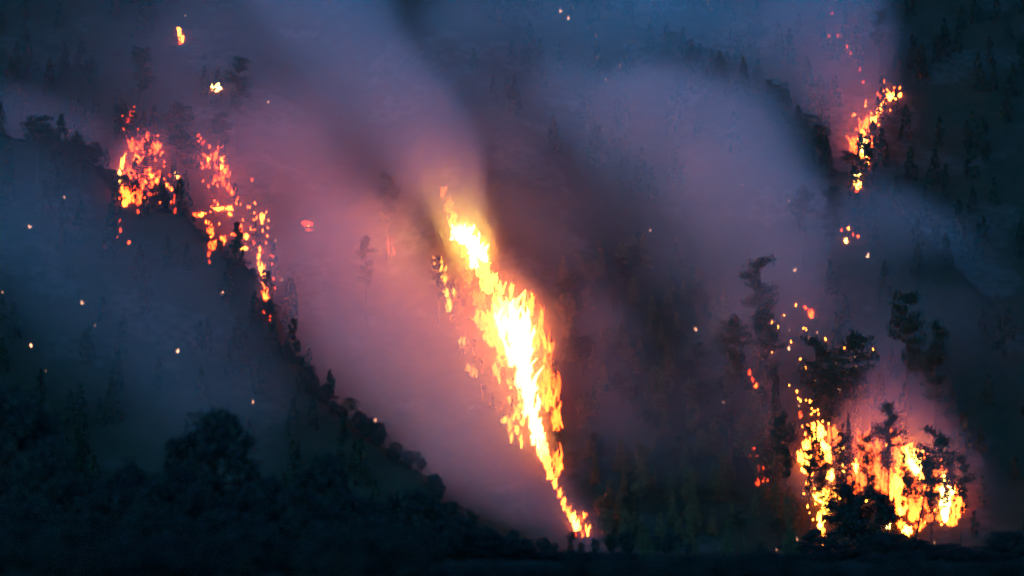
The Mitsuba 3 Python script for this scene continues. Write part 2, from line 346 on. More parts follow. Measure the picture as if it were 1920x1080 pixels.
for x, y, h, w in sorted([
    (10.5,594.0,6.0,3.7), (16.7,595.0,5.3,3.4), (15.8,553.0,6.6,3.0), (35.1,576.5,5.9,4.1), (19.2,582.5,5.8,4.0), (20.1,590.0,6.7,3.9),
    (52.1,548.0,5.4,2.6), (25.1,294.5,2.2,1.4), (49.4,560.0,5.0,3.2), (41.3,592.0,4.5,2.3), (25.6,580.0,6.9,4.5), (35.7,374.0,5.3,3.4),
    (24.9,593.5,6.9,4.0), (17.5,542.5,6.3,3.8), (14.1,577.0,7.9,4.8), (29.7,550.0,5.7,3.7), (38.0,601.5,4.8,3.4), (15.6,590.5,5.7,3.5),
    (49.7,570.0,6.2,4.0), (23.0,581.0,6.8,4.0), (29.0,394.0,5.0,2.5), (25.8,324.5,3.2,1.3), (28.0,587.5,5.0,2.2), (18.2,574.5,7.0,4.0),
    (33.2,556.5,5.9,3.7), (33.1,599.0,4.9,3.1), (42.1,541.5,6.6,3.8), (16.5,546.5,4.5,2.4), (16.3,579.0,5.5,3.0), (42.8,568.0,5.1,3.3),
    (42.3,548.5,4.2,2.5), (18.2,548.5,5.4,2.9), (48.4,574.5,5.0,2.4), (25.1,556.5,5.5,3.5), (12.9,587.5,6.9,3.8), (31.2,542.0,5.0,2.4),
    (23.6,573.0,4.2,1.8), (26.5,553.5,5.2,3.5), (37.4,579.5,7.4,3.6), (36.3,547.0,6.1,3.1), (13.8,564.5,4.9,2.6), (33.1,541.5,6.5,3.7),
    (27.1,558.0,6.3,3.0), (27.6,548.5,5.0,3.1), (42.6,582.5,8.3,5.3), (15.2,267.5,2.2,1.0), (25.7,604.0,6.2,3.5), (30.4,574.0,6.1,3.8),
    (49.8,548.5,6.8,3.5), (18.3,597.0,8.0,3.5), (34.4,543.5,5.2,2.8), (27.5,541.0,6.6,4.3), (31.2,579.5,7.6,4.7), (50.7,554.0,7.6,4.1),
    (34.4,551.5,5.8,2.7), (28.5,591.0,5.7,4.0), (30.1,585.5,5.4,2.9), (20.6,543.5,4.6,2.9), (21.2,551.0,5.7,2.5), (35.2,573.5,5.6,3.5),
    (34.3,605.5,7.0,3.5), (49.0,566.5,7.2,3.3), (42.1,562.5,7.5,5.0), (35.1,565.5,7.2,3.5), (37.4,569.0,7.6,5.3), (22.9,600.0,7.0,3.2),
    (33.2,549.0,7.4,3.4), (32.2,595.0,6.3,2.9), (26.4,544.0,7.1,3.7), (32.4,560.5,4.9,2.2), (41.5,554.5,6.4,3.3), (48.0,551.0,4.3,2.9),
    (40.7,587.0,5.0,2.2), (45.6,547.0,5.3,2.5), (22.5,548.5,4.3,2.3), (35.4,597.5,4.5,2.0), (48.8,556.5,7.6,3.9), (20.2,545.5,6.3,4.3),
    (41.2,545.5,4.6,2.3), (16.0,556.0,6.6,3.0), (51.5,559.5,6.0,3.1), (39.1,560.0,7.8,5.4), (30.6,556.5,5.5,3.0), (21.8,346.0,2.6,1.5),
    (24.3,549.5,7.7,4.2), (36.3,559.0,7.1,3.9), (11.1,588.0,7.1,5.0), (15.1,558.5,6.4,3.2), (28.5,575.0,6.5,3.5), (40.0,552.5,7.7,3.6),
    (24.0,541.0,6.3,3.3), (41.2,572.5,5.4,2.9), (20.8,555.5,7.0,3.7), (38.0,598.0,4.9,2.8), (14.2,596.5,4.9,2.6), (12.2,591.5,6.1,4.3),
    (33.2,545.0,4.9,2.7), (43.3,589.0,6.5,4.2), (46.7,557.0,7.3,5.1), (39.4,590.5,5.3,2.3), (42.6,578.0,6.6,2.9), (21.9,582.5,7.5,4.5),
    (12.0,579.5,7.9,5.1), (21.2,570.5,7.2,3.4), (25.9,563.5,4.9,3.3), (21.9,545.5,6.7,3.2), (25.8,600.0,7.0,3.8), (22.4,595.0,7.7,5.1),
    (47.1,566.5,7.0,4.6), (11.6,584.5,5.7,3.6), (24.4,552.5,5.1,3.5), (29.6,564.5,6.6,4.3), (37.6,593.5,6.2,3.6), (22.7,542.5,5.4,3.7),
    (44.0,576.5,7.1,3.0), (42.9,572.5,6.7,4.2), (47.0,554.5,5.0,2.2), (33.5,589.0,5.0,3.5), (22.3,592.5,4.4,2.9), (24.2,555.0,7.3,3.9),
    (40.6,581.5,5.1,2.5), (38.3,552.5,5.8,3.6), (34.2,547.0,6.1,3.7), (39.4,594.5,4.7,3.0), (43.9,570.0,4.6,2.1), (46.1,570.5,4.4,2.4),
    (44.2,559.5,7.4,5.1), (21.0,541.0,7.3,4.1), (15.8,568.0,6.1,4.3), (44.7,564.0,5.3,3.5), (22.4,585.0,6.3,2.9), (38.2,563.0,4.2,2.9),
    (37.4,543.5,5.3,3.0), (48.9,541.5,5.3,3.5), (52.2,544.0,7.7,4.1), (40.7,556.5,6.4,2.8), (39.3,550.5,6.5,4.4), (26.2,570.0,4.9,2.4),
    (30.0,545.0,7.0,3.0), (28.8,569.0,5.1,3.2), (23.8,569.0,5.2,2.9), (27.4,603.5,7.9,4.5), (49.3,563.5,6.1,4.2), (16.8,364.5,4.2,2.9),
    (13.7,567.0,5.4,3.5), (50.0,546.5,5.5,2.4), (47.9,565.0,7.0,4.3), (21.0,580.0,5.8,3.6), (35.6,583.5,4.8,2.6), (11.2,590.0,7.0,4.5),
], key=lambda r: r[0] / r[1]):
    kind = rng_trees.choice(('conifer', 'broadleaf', 'conifer', 'pine'))
    size = 'small' if h < 5.4 else 'tall' if h > 6.8 else 'mid-sized'
    level = 'low' if y < 552 else 'high' if y > 585 else 'midway'
    dist = 'beside the large fire' if x < 18 + (560 - y) * 0.2 else 'near the lower fire' if x > 38 else 'between both fires'
    slope.append((kind, x, y, h, w, f'{size} dim {WORDS[kind]} {level} on right slope {dist}'))
said = [s[5] for s in slope]
for k, (kind, x, y, h, w, lab) in enumerate(slope):
    if said.count(lab) > 1:
        lab = f'{lab}, {nth(said[:k].count(lab), 0)} from left'
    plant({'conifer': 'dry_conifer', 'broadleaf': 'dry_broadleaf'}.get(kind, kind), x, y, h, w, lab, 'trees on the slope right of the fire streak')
count = {}
for x, y, h, w in sorted([
    (-5.6,577.5,2.9,1.1), (1.7,569.0,3.4,1.0), (0.1,571.0,4.5,1.5), (-13.0,599.5,4.8,1.5), (-11.7,602.0,3.0,0.9), (-1.7,580.5,3.9,1.6),
    (-9.0,590.0,3.2,1.0), (0.4,577.5,3.8,1.4), (-3.8,573.5,4.0,1.3), (-1.9,577.0,4.2,1.5), (-10.2,588.5,3.7,1.6), (-11.3,599.5,4.3,1.9),
    (-7.7,586.5,4.0,1.5), (-12.0,594.0,3.2,1.1), (-6.1,583.0,3.0,1.1), (0.3,574.0,4.5,1.6), (8.7,568.5,4.3,1.7), (9.0,561.0,4.4,1.6),
    (8.6,573.0,4.5,2.0), (7.4,577.5,3.7,1.3), (8.9,565.0,3.5,1.7), (7.4,580.5,4.5,2.1), (6.9,584.0,2.9,1.4), (9.7,570.0,3.0,1.1),
    (8.4,575.0,4.2,1.6), (58.6,549.5,6.6,2.6), (61.3,551.0,6.9,2.4), (57.6,555.0,5.6,1.8), (60.0,547.0,4.3,1.3), (61.3,548.5,6.0,2.0),
    (59.1,551.5,5.3,1.7), (61.5,554.0,6.3,2.5), (56.9,553.0,4.3,1.4), (75.5,544.5,7.7,2.8), (71.1,543.0,6.8,2.4), (78.7,543.5,5.4,1.6),
    (78.4,545.5,7.8,2.3), (82.7,548.5,7.7,2.3), (68.0,547.5,5.7,1.5), (70.0,548.5,8.3,2.2), (81.5,545.5,8.1,3.1), (75.0,546.5,6.0,1.7),
    (80.9,544.0,7.3,2.4), (78.0,547.0,6.9,1.9), (68.2,543.5,4.9,1.3), (80.5,547.5,7.8,2.2), (74.1,544.5,8.0,2.0),
]):
    where = 'left edge of the white-hot fire' if x < 1 else 'right edge of the white-hot fire' if x < 25 else 'lower right fire'
    count[where] = count.get(where, 0) + 1
    plant(rng_trees.choice(('pine', 'conifer')), x, y, h, w, f'small scorched tree, {nth(count[where] - 1, 0)} from the left in the {where}', 'scorched trees among the flames')
for kind, x, y, h, w, lab in [
    ('round',-41.0,240.0,15.8,9.5,'huge rounded dark tree at the far left of the foreground'),
    ('conifer',-39.0,262.0,13.1,3.6,'small pointed conifer right of the huge left foreground tree'),
    ('round',-27.7,270.0,15.3,9.9,'broad round topped tree standing above the dark foreground hedge'),
    ('round',-19.5,300.0,12.1,7.3,'round bushy tree between the broad foreground tree and the dark thicket'),
    ('round',-11.8,330.0,8.6,10.6,'dense dark thicket tree at the right end of the foreground trees'),
    ('broadleaf',52.3,440.0,11.9,12.9,'rounded dark tree standing up in front of the lower right fire'),
    ('broadleaf',-35.9,225.0,11.0,6.2,'low dark tree in front of the huge left foreground tree'),
    ('broadleaf',-33.4,255.0,9.8,7.0,'low tree between the pointed conifer and the broad foreground tree'),
    ('broadleaf',-30.3,262.0,9.6,6.7,'low tree at the left foot of the broad foreground tree'),
    ('broadleaf',-22.1,262.0,8.5,8.2,'low tree at the right foot of the broad foreground tree'),
    ('broadleaf',-14.8,300.0,7.0,6.6,'low tree left of the dense dark thicket tree'),
]:
    plant(kind, x, y, h, w, lab)
for k, (x, y, h, w) in enumerate(sorted([
    (-32.7,190.0,4.9,6.6), (-27.4,185.0,4.2,6.5), (-23.9,195.0,4.7,6.8), (-19.4,200.0,4.6,7.0), (-15.4,215.0,4.5,7.1),
    (-11.0,230.0,4.4,7.2), (-6.9,250.0,3.5,6.0), (-4.9,300.0,2.9,6.1), (-1.8,330.0,2.5,6.1), (1.6,345.0,1.2,5.7),
    (5.3,360.0,-0.2,5.3), (9.1,370.0,-1.0,4.8), (13.2,380.0,-1.5,4.9), (18.2,390.0,-1.3,5.7), (22.1,390.0,-0.8,5.7),
    (26.5,392.0,-1.5,5.8), (33.1,400.0,-0.3,6.8), (40.6,415.0,2.2,6.9), (44.6,420.0,4.3,6.2), (53.8,420.0,3.8,7.7),
    (58.7,425.0,2.6,7.0), (61.5,415.0,2.0,7.6), (66.0,410.0,1.6,8.3), (69.5,400.0,2.2,8.8), (43.0,395.0,0.2,7.3),
    (52.7,395.0,-0.2,8.0), (59.9,390.0,-0.5,8.6), (-32.7,215.0,7.4,7.1), (-26.6,230.0,7.8,8.0), (-21.1,235.0,7.3,8.2),
    (-18.3,250.0,7.1,6.9), (-15.1,270.0,7.0,7.4), (-28.8,215.0,6.5,6.7), (-6.0,300.0,5.0,6.9), (-3.1,310.0,3.8,6.5),
    (0.0,320.0,2.8,6.5), (3.6,330.0,1.4,6.1), (2.4,291.8,0.2,5.1), (5.7,301.5,1.4,6.7), (7.9,304.5,1.3,5.3),
    (12.0,322.2,1.2,6.1), (15.7,327.6,0.2,6.8), (17.0,287.1,-0.2,5.7), (18.7,290.3,0.9,7.4), (23.1,311.2,0.1,6.4),
    (24.6,287.8,1.4,5.4), (29.1,304.2,0.8,7.0), (31.1,298.5,1.3,7.2), (35.0,310.8,2.1,8.1), (37.1,298.0,0.8,5.3),
    (42.3,319.1,3.4,7.0), (44.1,315.1,1.4,7.2), (46.0,299.1,1.6,6.9), (49.4,305.5,1.1,8.2), (53.8,314.9,3.6,7.6),
], key=lambda r: r[0] / r[1])):
    plant('broadleaf', x, y, h, w, f'dark leafy tree, {nth(k, 0)} from the left in the black foreground band', 'trees of the dark foreground band')
for k, (x, y, h, w) in enumerate(sorted([
    (-26.7,149.7,2.6,5.2), (-22.0,135.1,3.1,5.0), (-16.2,110.3,2.9,4.5), (-15.1,116.1,2.7,4.9), (-14.1,125.2,2.6,5.3),
    (-13.0,143.9,2.9,5.3), (-11.0,144.8,2.3,4.8), (-6.9,115.4,2.8,4.3), (-4.6,116.8,3.0,4.3), (-3.1,130.5,1.0,5.2),
    (-0.7,132.8,1.2,4.2), (2.1,140.1,1.0,5.8), (3.5,123.0,1.6,4.8), (4.7,108.0,1.7,3.6), (6.7,107.4,1.8,3.6),
    (9.5,121.4,1.7,5.2), (11.1,111.7,1.6,4.0), (12.7,110.5,1.2,4.9), (16.9,126.8,1.7,4.1), (17.5,116.9,1.2,3.9),
    (24.4,147.8,1.3,4.9),
], key=lambda r: r[0] / r[1])):
    plant('bush', x, y, h, w, f'low black bush, {nth(k, 0)} from the left along the bottom edge', 'bushes along the bottom edge')

# the forest that covers the dark slopes and reads as one mass
rng = np.random.default_rng(77)
pieces, tones, at_ = [], [], 0
low = []
for s in range(5):
    c = []
    for z in np.linspace(0.12, 0.97, 8):
        reach = 0.5 * (1 - z) ** 0.7 + 0.02
        for j in range(7):
            a = rng.uniform(0, 6.283)
            c.append([math.cos(a) * reach * rng.uniform(0.4, 1.05), math.sin(a) * reach * rng.uniform(0.4, 1.05), z - 0.05 * reach])
    low.append((np.array(c), cards(rng, c, 0.13, 0.2, 0.2)))
X, Y = rng.uniform(-290, 290, 9000), rng.uniform(470, 760, 9000)
Z, gap = height(X, Y), np.interp(Y, [530, 544, 569, 588, 612, 650, 700], [19, 14, 4.2, 0, -11, -25, -40])
bare = (Z < 2.0) | ((X - gap > -42) & (X - gap < 13)) | ((X > gap) & (X < 62) & (Y < 620))
for x, y, z in list(zip(X[~bare], Y[~bare], Z[~bare]))[:2600]:
    h = rng.uniform(4.5, 9.0)
    c, (v, f) = low[rng.integers(5)]
    a = rng.uniform(0, 6.283)
    v = (v @ np.array([[math.cos(a), math.sin(a), 0], [-math.sin(a), math.cos(a), 0], [0, 0, 1]])) * [h * 0.5, h * 0.5, h] + [x, y, z - 0.3]
    pieces.append((v, f)); tones.append(tone(rng, len(c), (0.020, 0.031, 0.018), 0.25))
put('forest', join(pieces), 'mat_leaf', color=np.vstack(tones))
tag('forest', 'far-off dark conifer forest covering the unburnt slopes of the mountainside', 'forest', kind='stuff')

# ---------------------------------------------------------------- fires
STEPS = ((0.0, (0.30, 0.034, 0.02)), (0.2, (0.8, 0.07, 0.02)), (0.35, (1.7, 0.18, 0.02)), (0.5, (6.0, 0.56, 0.05)), (0.65, (15.0, 2.1, 0.2)), (0.8, (19.0, 4.0, 0.4)), (1.0, (28.0, 8.2, 1.7)), (1.2, (300.0, 46.0, 4.0)))


def fire_colour(heat):
    for (a, ca), (b, cb) in zip(STEPS[:-1], STEPS[1:]):
        if heat <= b:
            t = (heat - a) / (b - a)
            return [float(round(p + (q - p) * t, 3)) for p, q in zip(ca, cb)]
    return list(STEPS[-1][1])


def redder(c, k, power):
    return [round(power * q, 3) for q in (c[0] * (k if c[0] < 25 else 1 + (k - 1) * 0.5), c[1], c[2])]


def flame_mesh(rng, w, h, tongues):
    """A clump of licking tongues: each a twisted drop, wide near its foot and drawn out to a point."""
    out = []
    for k in range(tongues):
        hk = h * (1.0 if k == 0 else rng.uniform(0.3, 0.8))
        rk = w * (0.20 if k == 0 else rng.uniform(0.05, 0.12))
        ox, oy = (0, 0) if k == 0 else (rng.uniform(-0.45, 0.45) * w, rng.uniform(-0.35, 0.35) * w)
        oz = 0 if k == 0 else rng.uniform(0, 0.5) * h
        lean, ph = rng.normal(0, 0.12, 2) * h, rng.uniform(0, 6.28, 3)
        pts, rad = [], []
        for t in (0, 0.12, 0.28, 0.45, 0.62, 0.8, 1.0):
            sway = 0.16 * w * math.sin(5 * t + ph[0])
            pts.append([ox + lean[0] * t * t + sway * t, oy + lean[1] * t * t, oz + hk * t])
            rad.append(max(rk * (math.sin(math.pi * min(1, 0.18 + 0.82 * t) ** 0.75) ** 0.8 + 0.04) * (1 + 0.22 * math.sin(7 * t + ph[1])), 0.01))
        v, f = tube(pts, rad, 7)
        v = v + (meshkit.noise(v / max(0.25 * w, 0.1) + ph, 3)[:, None] - 0.5) * 0.25 * rk
        out.append((v, f))
    return join(out)


def flame(key, x, y, w, h, heat, rng, colour=None):
    colour = colour or fire_colour(heat)
    z = float(height(np.array([x]), np.array([y]))[0])
    v, f = flame_mesh(rng, w, h, int(np.clip(round(w * 5.5), 3, 26)))
    scene[key] = {**mikit.ply((v + [x, y, z - 0.05 * h], f), 'mat_flame', smooth=True),
                  'emitter': {'type': 'area', 'radiance': {'type': 'rgb', 'value': colour}, 'sampling_weight': round(float(max(0.02, w * h * sum(colour) / 40)), 3)}}


FIRES = [
    ('long white-hot fire streak down the middle of the mountainside', [
        (-12.5,613.5,2.03,2.93,0.52), (-13.6,617.0,1.81,2.95,0.45), (-14.8,621.0,1.6,2.51,0.38), (-11.2,610.0,3.36,3.81,1), (-9.7,608.5,3.58,4.02,1.2), (-7.9,605.0,3.33,4.67,1.2),
        (-6.9,602.5,3.54,5.09,1.1), (-6.0,600.5,2.87,4.41,0.75), (-4.7,597.5,3.29,4.83,0.75), (-2.4,595.5,1.53,3.94,0.8), (-0.3,594.5,0.87,3.71,0.8), (2.3,591.0,0.87,4.99,0.85),
        (-3.5,592.5,3.26,6.53,0.66), (-1.1,589.5,5.2,7.58,0.85), (0.2,585.5,5.81,8.17,1), (-2.6,586.0,3.66,6.46,0.66), (-1.7,582.5,2.57,5.35,0.62), (-4.1,590.5,2.82,5.42,0.6),
        (1.5,581.0,4.7,8.11,1), (2.3,575.5,3.81,7.82,1), (3.0,572.0,2.94,6.93,1), (3.8,569.0,2.93,5.85,1), (4.6,566.5,2.5,5.2,1), (5.2,563.5,2.69,4.97,1),
        (5.9,561.0,2.47,4.53,0.85), (6.6,559.0,1.85,3.29,0.7), (7.4,556.5,1.64,2.45,0.68), (8.9,557.0,1.33,2.46,0.6), (8.1,554.0,1.32,2.24,0.66), (9.1,552.0,1.01,2.03,0.6),
        (9.8,549.5,1.11,2.62,0.68), (10.6,548.0,1.01,2.21,0.6), (-6.0,592.0,3.26,4.35,0.6), (-4.3,589.0,3.25,4.33,0.62), (-1.6,583.0,2.57,3.64,0.65), (-6.6,596.5,2.63,3.73,0.5),
        (-8.9,601.5,1.99,3.31,0.45), (-10.3,607.0,1.78,2.9,0.4),
    ],
     0.5, [
        (-1.6,579.0,0.53,0.54), (-8.3,594.0,0.57,0.57), (2.1,569.0,0.31,0.8), (0.6,571.0,0.45,0.71), (1.3,565.0,0.58,0.65), (-11.5,601.0,0.38,0.83), (-12.6,598.5,0.32,0.82), (-7.6,584.5,0.61,0.35),
        (-6.4,594.0,0.3,0.37), (-3.6,583.5,0.49,0.39), (-4.2,585.5,0.46,0.53), (-11.2,594.0,0.37,0.58), (-5.8,578.0,0.32,0.72), (0.5,571.5,0.29,0.73), (-10.6,600.5,0.3,0.6), (-5.6,593.0,0.28,0.56),
        (-3.5,584.0,0.59,0.41), (-2.1,572.0,0.55,0.62), (-7.2,592.0,0.52,0.43), (-4.3,587.5,0.4,0.55), (-6.8,584.0,0.62,0.35), (1.7,567.0,0.55,0.48), (0.2,572.0,0.36,0.43), (-8.7,597.5,0.6,0.7),
        (-11.6,594.5,0.55,0.68), (-9.6,585.5,0.36,0.45), (0.6,577.0,0.42,0.75), (-1.5,580.5,0.34,0.81), (-6.2,579.0,0.33,0.53), (-4.5,573.5,0.43,0.58), (-1.1,573.0,0.56,0.71), (-10.0,595.5,0.61,0.7),
        (-5.7,590.0,0.47,0.47), (-12.2,599.0,0.37,0.85), (-10.7,598.0,0.48,0.79), (-5.5,582.0,0.45,0.55), (-2.1,582.0,0.34,0.68), (-6.1,580.5,0.4,0.84), (-1.8,573.0,0.33,0.47), (0.5,570.5,0.33,0.79),
        (-10.0,597.0,0.65,0.34), (-7.8,585.5,0.61,0.75), (-9.1,584.0,0.39,0.78), (-6.7,594.5,0.27,0.47), (-12.7,595.5,0.38,0.85), (-2.4,581.0,0.36,0.33), (-5.7,584.5,0.48,0.36), (-9.8,600.0,0.61,0.7),
        (-8.7,599.0,0.46,0.69), (-3.6,576.5,0.33,0.5), (-11.3,601.0,0.53,0.78), (-9.0,591.5,0.29,0.35), (-11.5,602.5,0.49,0.78), (-3.7,579.5,0.58,0.61), (-11.9,598.5,0.52,0.33), (-5.8,576.0,0.41,0.54),
        (0.7,570.0,0.41,0.36), (-3.3,574.0,0.43,0.42), (-11.8,592.0,0.33,0.38), (-12.7,595.5,0.3,0.61),
    ]),
    ('orange burning brush along the right edge of the white-hot fire streak', [
        (4.6,583.0,2.14,5.25,0.49), (9.0,571.5,1.88,5.82,0.37), (8.2,570.5,1.51,3.67,0.5), (9.0,565.0,2.01,4.84,0.49), (7.3,580.0,1.71,4.94,0.42), (6.9,570.0,2.01,5.84,0.51),
        (8.7,557.0,1.97,5.34,0.47), (6.9,579.5,1.33,6.53,0.52), (5.8,585.5,1.54,6.3,0.5), (3.9,590.0,2.05,4.77,0.51), (6.0,572.0,1.8,5.57,0.45), (6.4,575.5,1.88,4.4,0.41),
        (7.3,573.5,1.84,4.77,0.47), (7.1,579.0,1.6,6.24,0.36), (5.0,584.0,1.98,4.47,0.39),
    ],
     0, [
    ]),
    ('orange flames scattered among trees left of the white-hot fire streak', [
        (1.7,570.5,1.21,1.84,0.68), (-12.9,598.0,1.38,2.99,0.73), (-1.5,570.5,1.29,1.61,0.69), (-2.6,583.5,0.86,2.31,0.6), (2.0,568.5,1.07,1.96,0.74), (-7.1,582.0,1.02,1.77,0.63),
        (-8.8,584.0,1.33,1.68,0.59), (-14.0,604.5,0.89,2.76,0.61), (-10.3,590.5,0.78,2.25,0.62), (1.2,570.0,1.05,1.52,0.63), (-0.5,573.5,1.05,1.63,0.62), (1.0,567.5,1.31,2.02,0.7),
        (-0.3,576.5,1.26,2.38,0.7), (1.8,565.0,0.77,3.07,0.75), (-3.2,581.0,1.22,3.08,0.62), (-0.6,568.5,1.08,2.93,0.62), (1.3,571.5,1.03,2.35,0.58), (0.3,570.0,0.79,2.38,0.65),
        (-11.7,600.5,1.1,2.14,0.68), (1.5,573.5,0.74,2.0,0.68), (-2.5,579.0,0.94,3.04,0.66), (0.9,571.0,1.12,2.21,0.61), (-13.5,601.5,1.31,1.86,0.74), (-7.9,582.5,0.97,2.56,0.6),
        (-14.7,606.0,1.41,3.04,0.72), (-0.2,566.5,0.83,2.43,0.67), (-10.2,590.0,1.41,2.38,0.72), (-16.3,608.5,0.56,2.68,0.55), (-14.8,608.0,0.67,2.46,0.55), (-13.6,605.0,0.78,2.0,0.5),
    ],
     0, [
    ]),
    ('small cluster of flames at the lower tip of the long fire streak', [
        (11.2,547.0,1.81,1.61,0.76), (11.9,545.0,1.8,2.0,0.82), (12.6,545.0,1.0,1.0,0.65), (13.5,547.0,0.9,1.21,0.55), (12.7,546.5,1.0,1.2,0.4), (14.1,543.5,0.6,2.4,0.75),
        (13.1,543.5,0.5,1.4,0.5), (11.9,543.5,0.5,1.0,0.3),
    ],
     0, [
    ]),
    ('red fire patch with a bright arc on its left edge at the upper left', [
        (-85.3,631.0,0.93,3.01,0.72), (-85.3,626.5,1.04,3.45,0.85), (-84.4,623.0,1.03,2.52,0.7), (-77.9,585.0,2.58,3.44,0.5), (-81.4,622.0,2.28,3.88,0.5), (-78.3,583.0,1.07,1.71,0.55),
        (-75.5,585.5,1.29,2.15,0.4), (-79.2,627.5,1.5,2.7,0.5), (-80.1,624.5,1.4,2.64,0.38), (-81.7,636.0,1.37,2.31,0.36), (-83.8,635.5,1.59,2.53,0.39), (-80.7,638.0,1.06,2.66,0.4),
        (-78.1,635.0,1.61,2.26,0.49), (-78.3,625.0,1.55,1.95,0.43), (-79.6,634.0,1.23,2.58,0.45), (-82.5,632.5,1.45,1.69,0.55), (-78.7,634.0,1.38,1.64,0.37), (-82.9,628.0,1.57,2.7,0.43),
        (-82.1,632.0,1.49,1.75,0.5), (-79.3,626.0,1.03,1.15,0.55), (-78.5,627.5,1.04,1.15,0.6), (-77.2,626.5,0.92,1.38,0.55), (-75.9,625.0,0.92,1.61,0.6), (-75.0,625.5,1.03,1.03,0.55),
        (-73.7,624.5,0.92,1.15,0.55), (-73.0,627.0,1.04,1.5,0.85), (-76.7,628.5,0.92,0.92,0.35), (-74.5,627.5,1.15,0.92,0.25), (-72.9,622.0,0.57,2.06,0.25), (-67.8,580.5,0.64,1.28,0.2),
        (-85.6,647.0,1.43,3.09,0.25), (-86.4,646.0,1.19,1.19,0.18), (-87.0,643.5,0.83,0.83,0.4), (-78.0,623.5,1.15,0.92,0.35), (-75.8,584.5,0.86,1.07,0.35),
    ],
     0.5, [
        (-87.5,646.0,0.43,0.88), (-82.4,634.0,0.48,0.89), (-82.6,632.0,0.29,0.65), (-76.5,581.5,0.59,0.32), (-73.4,621.5,0.51,0.76), (-71.2,583.5,0.31,0.69), (-80.7,626.5,0.53,0.79), (-80.0,628.5,0.38,0.87),
        (-77.9,581.0,0.51,0.47), (-81.9,626.0,0.42,0.56), (-79.9,635.0,0.58,0.48), (-79.4,585.5,0.31,0.58), (-84.4,627.0,0.62,0.7), (-76.0,622.0,0.4,0.39), (-76.6,626.5,0.64,0.45), (-73.7,582.5,0.51,0.62),
        (-76.6,631.5,0.59,0.5), (-80.8,630.0,0.62,0.88), (-76.1,622.5,0.58,0.56), (-87.3,645.0,0.54,0.46), (-82.5,624.0,0.68,0.43), (-84.1,629.5,0.32,0.47), (-81.0,627.0,0.66,0.89), (-81.5,625.5,0.4,0.55),
        (-83.2,622.5,0.61,0.65), (-79.8,625.5,0.46,0.88), (-75.9,629.0,0.47,0.37), (-80.7,635.5,0.67,0.46), (-78.3,636.5,0.56,0.38), (-76.5,622.5,0.49,0.7), (-83.2,641.5,0.38,0.48), (-79.9,581.0,0.53,0.76),
        (-78.6,631.0,0.53,0.55), (-76.0,630.0,0.34,0.49), (-78.5,582.0,0.39,0.6), (-83.8,635.5,0.38,0.67), (-81.0,632.5,0.63,0.79), (-74.2,583.0,0.32,0.81), (-82.8,635.0,0.44,0.79), (-78.0,631.0,0.57,0.77),
        (-85.0,632.0,0.68,0.47), (-75.4,625.0,0.56,0.49), (-77.2,622.5,0.52,0.41), (-84.6,631.5,0.6,0.79), (-76.7,624.5,0.48,0.65), (-76.9,630.5,0.4,0.9),
    ]),
    ('short chain of dim pink flames dripping below the far upper left fire patch', [
        (-79.9,585.5,0.65,1.08,0.4), (-80.1,580.5,0.64,1.28,0.35), (-80.3,578.5,0.53,0.85,0.3), (-78.3,577.0,0.64,1.06,0.4), (-77.9,574.5,0.53,1.06,0.3), (-78.3,572.0,0.53,0.84,0.3),
        (-75.8,571.5,0.73,0.73,0.4), (-80.0,569.5,0.73,0.42,0.2), (-75.4,581.5,0.64,0.85,0.3),
    ],
     0, [
    ]),
    ('pink glowing brush band right of the red fire patch on the upper left', [
        (-61.4,625.0,1.03,1.33,0.35), (-62.6,628.5,1.16,1.41,0.54), (-62.2,629.0,1.06,1.63,0.4), (-65.2,633.0,1.19,1.72,0.46), (-66.6,631.5,1.11,1.36,0.59), (-63.5,632.0,1.12,1.41,0.58),
        (-62.5,626.0,1.18,1.82,0.36), (-64.4,627.0,0.95,1.56,0.37), (-65.2,632.0,1.04,1.26,0.4), (-63.5,629.5,1.04,1.5,0.65), (-62.9,627.0,0.92,1.84,0.45), (-60.5,624.0,1.26,1.38,0.5),
        (-68.3,636.0,0.93,0.93,0.2), (-69.4,637.5,0.94,0.94,0.2), (-56.5,626.5,0.58,1.04,0.35),
    ],
     0.5, [
        (-64.7,621.0,0.37,0.51), (-67.1,631.0,0.63,0.63), (-62.5,626.5,0.53,0.91), (-65.9,628.5,0.31,0.71), (-61.8,625.0,0.33,0.76), (-64.1,621.5,0.51,0.61), (-61.2,623.5,0.43,0.89), (-67.1,626.0,0.52,0.42),
        (-62.9,626.5,0.33,0.64), (-61.6,625.0,0.3,0.66), (-69.0,632.0,0.65,0.81), (-65.6,623.5,0.32,0.63), (-66.7,635.0,0.47,0.88), (-64.5,626.0,0.66,0.82), (-62.8,627.0,0.38,0.41), (-67.6,631.0,0.62,0.44),
        (-63.4,625.0,0.53,0.78), (-63.9,625.0,0.37,0.58), (-64.6,628.0,0.34,0.88), (-61.8,627.5,0.6,0.75), (-59.2,622.0,0.56,0.7), (-66.6,628.5,0.48,0.53), (-63.5,634.5,0.67,0.41), (-61.3,627.0,0.45,0.86),
        (-63.9,634.0,0.35,0.4), (-67.7,629.0,0.56,0.78), (-64.2,629.0,0.55,0.42), (-64.6,632.5,0.51,0.73), (-63.4,628.5,0.52,0.73), (-64.4,628.0,0.3,0.77), (-68.6,634.5,0.43,0.53), (-66.3,629.5,0.68,0.88),
        (-65.8,630.0,0.52,0.73), (-64.1,635.0,0.64,0.6), (-69.2,635.5,0.59,0.39), (-67.5,628.5,0.56,0.78), (-64.8,625.5,0.48,0.7), (-63.2,627.5,0.33,0.73), (-63.6,624.0,0.43,0.65), (-59.6,623.0,0.58,0.48),
    ]),
    ('broken arch of small flames along the crest of the left spur', [
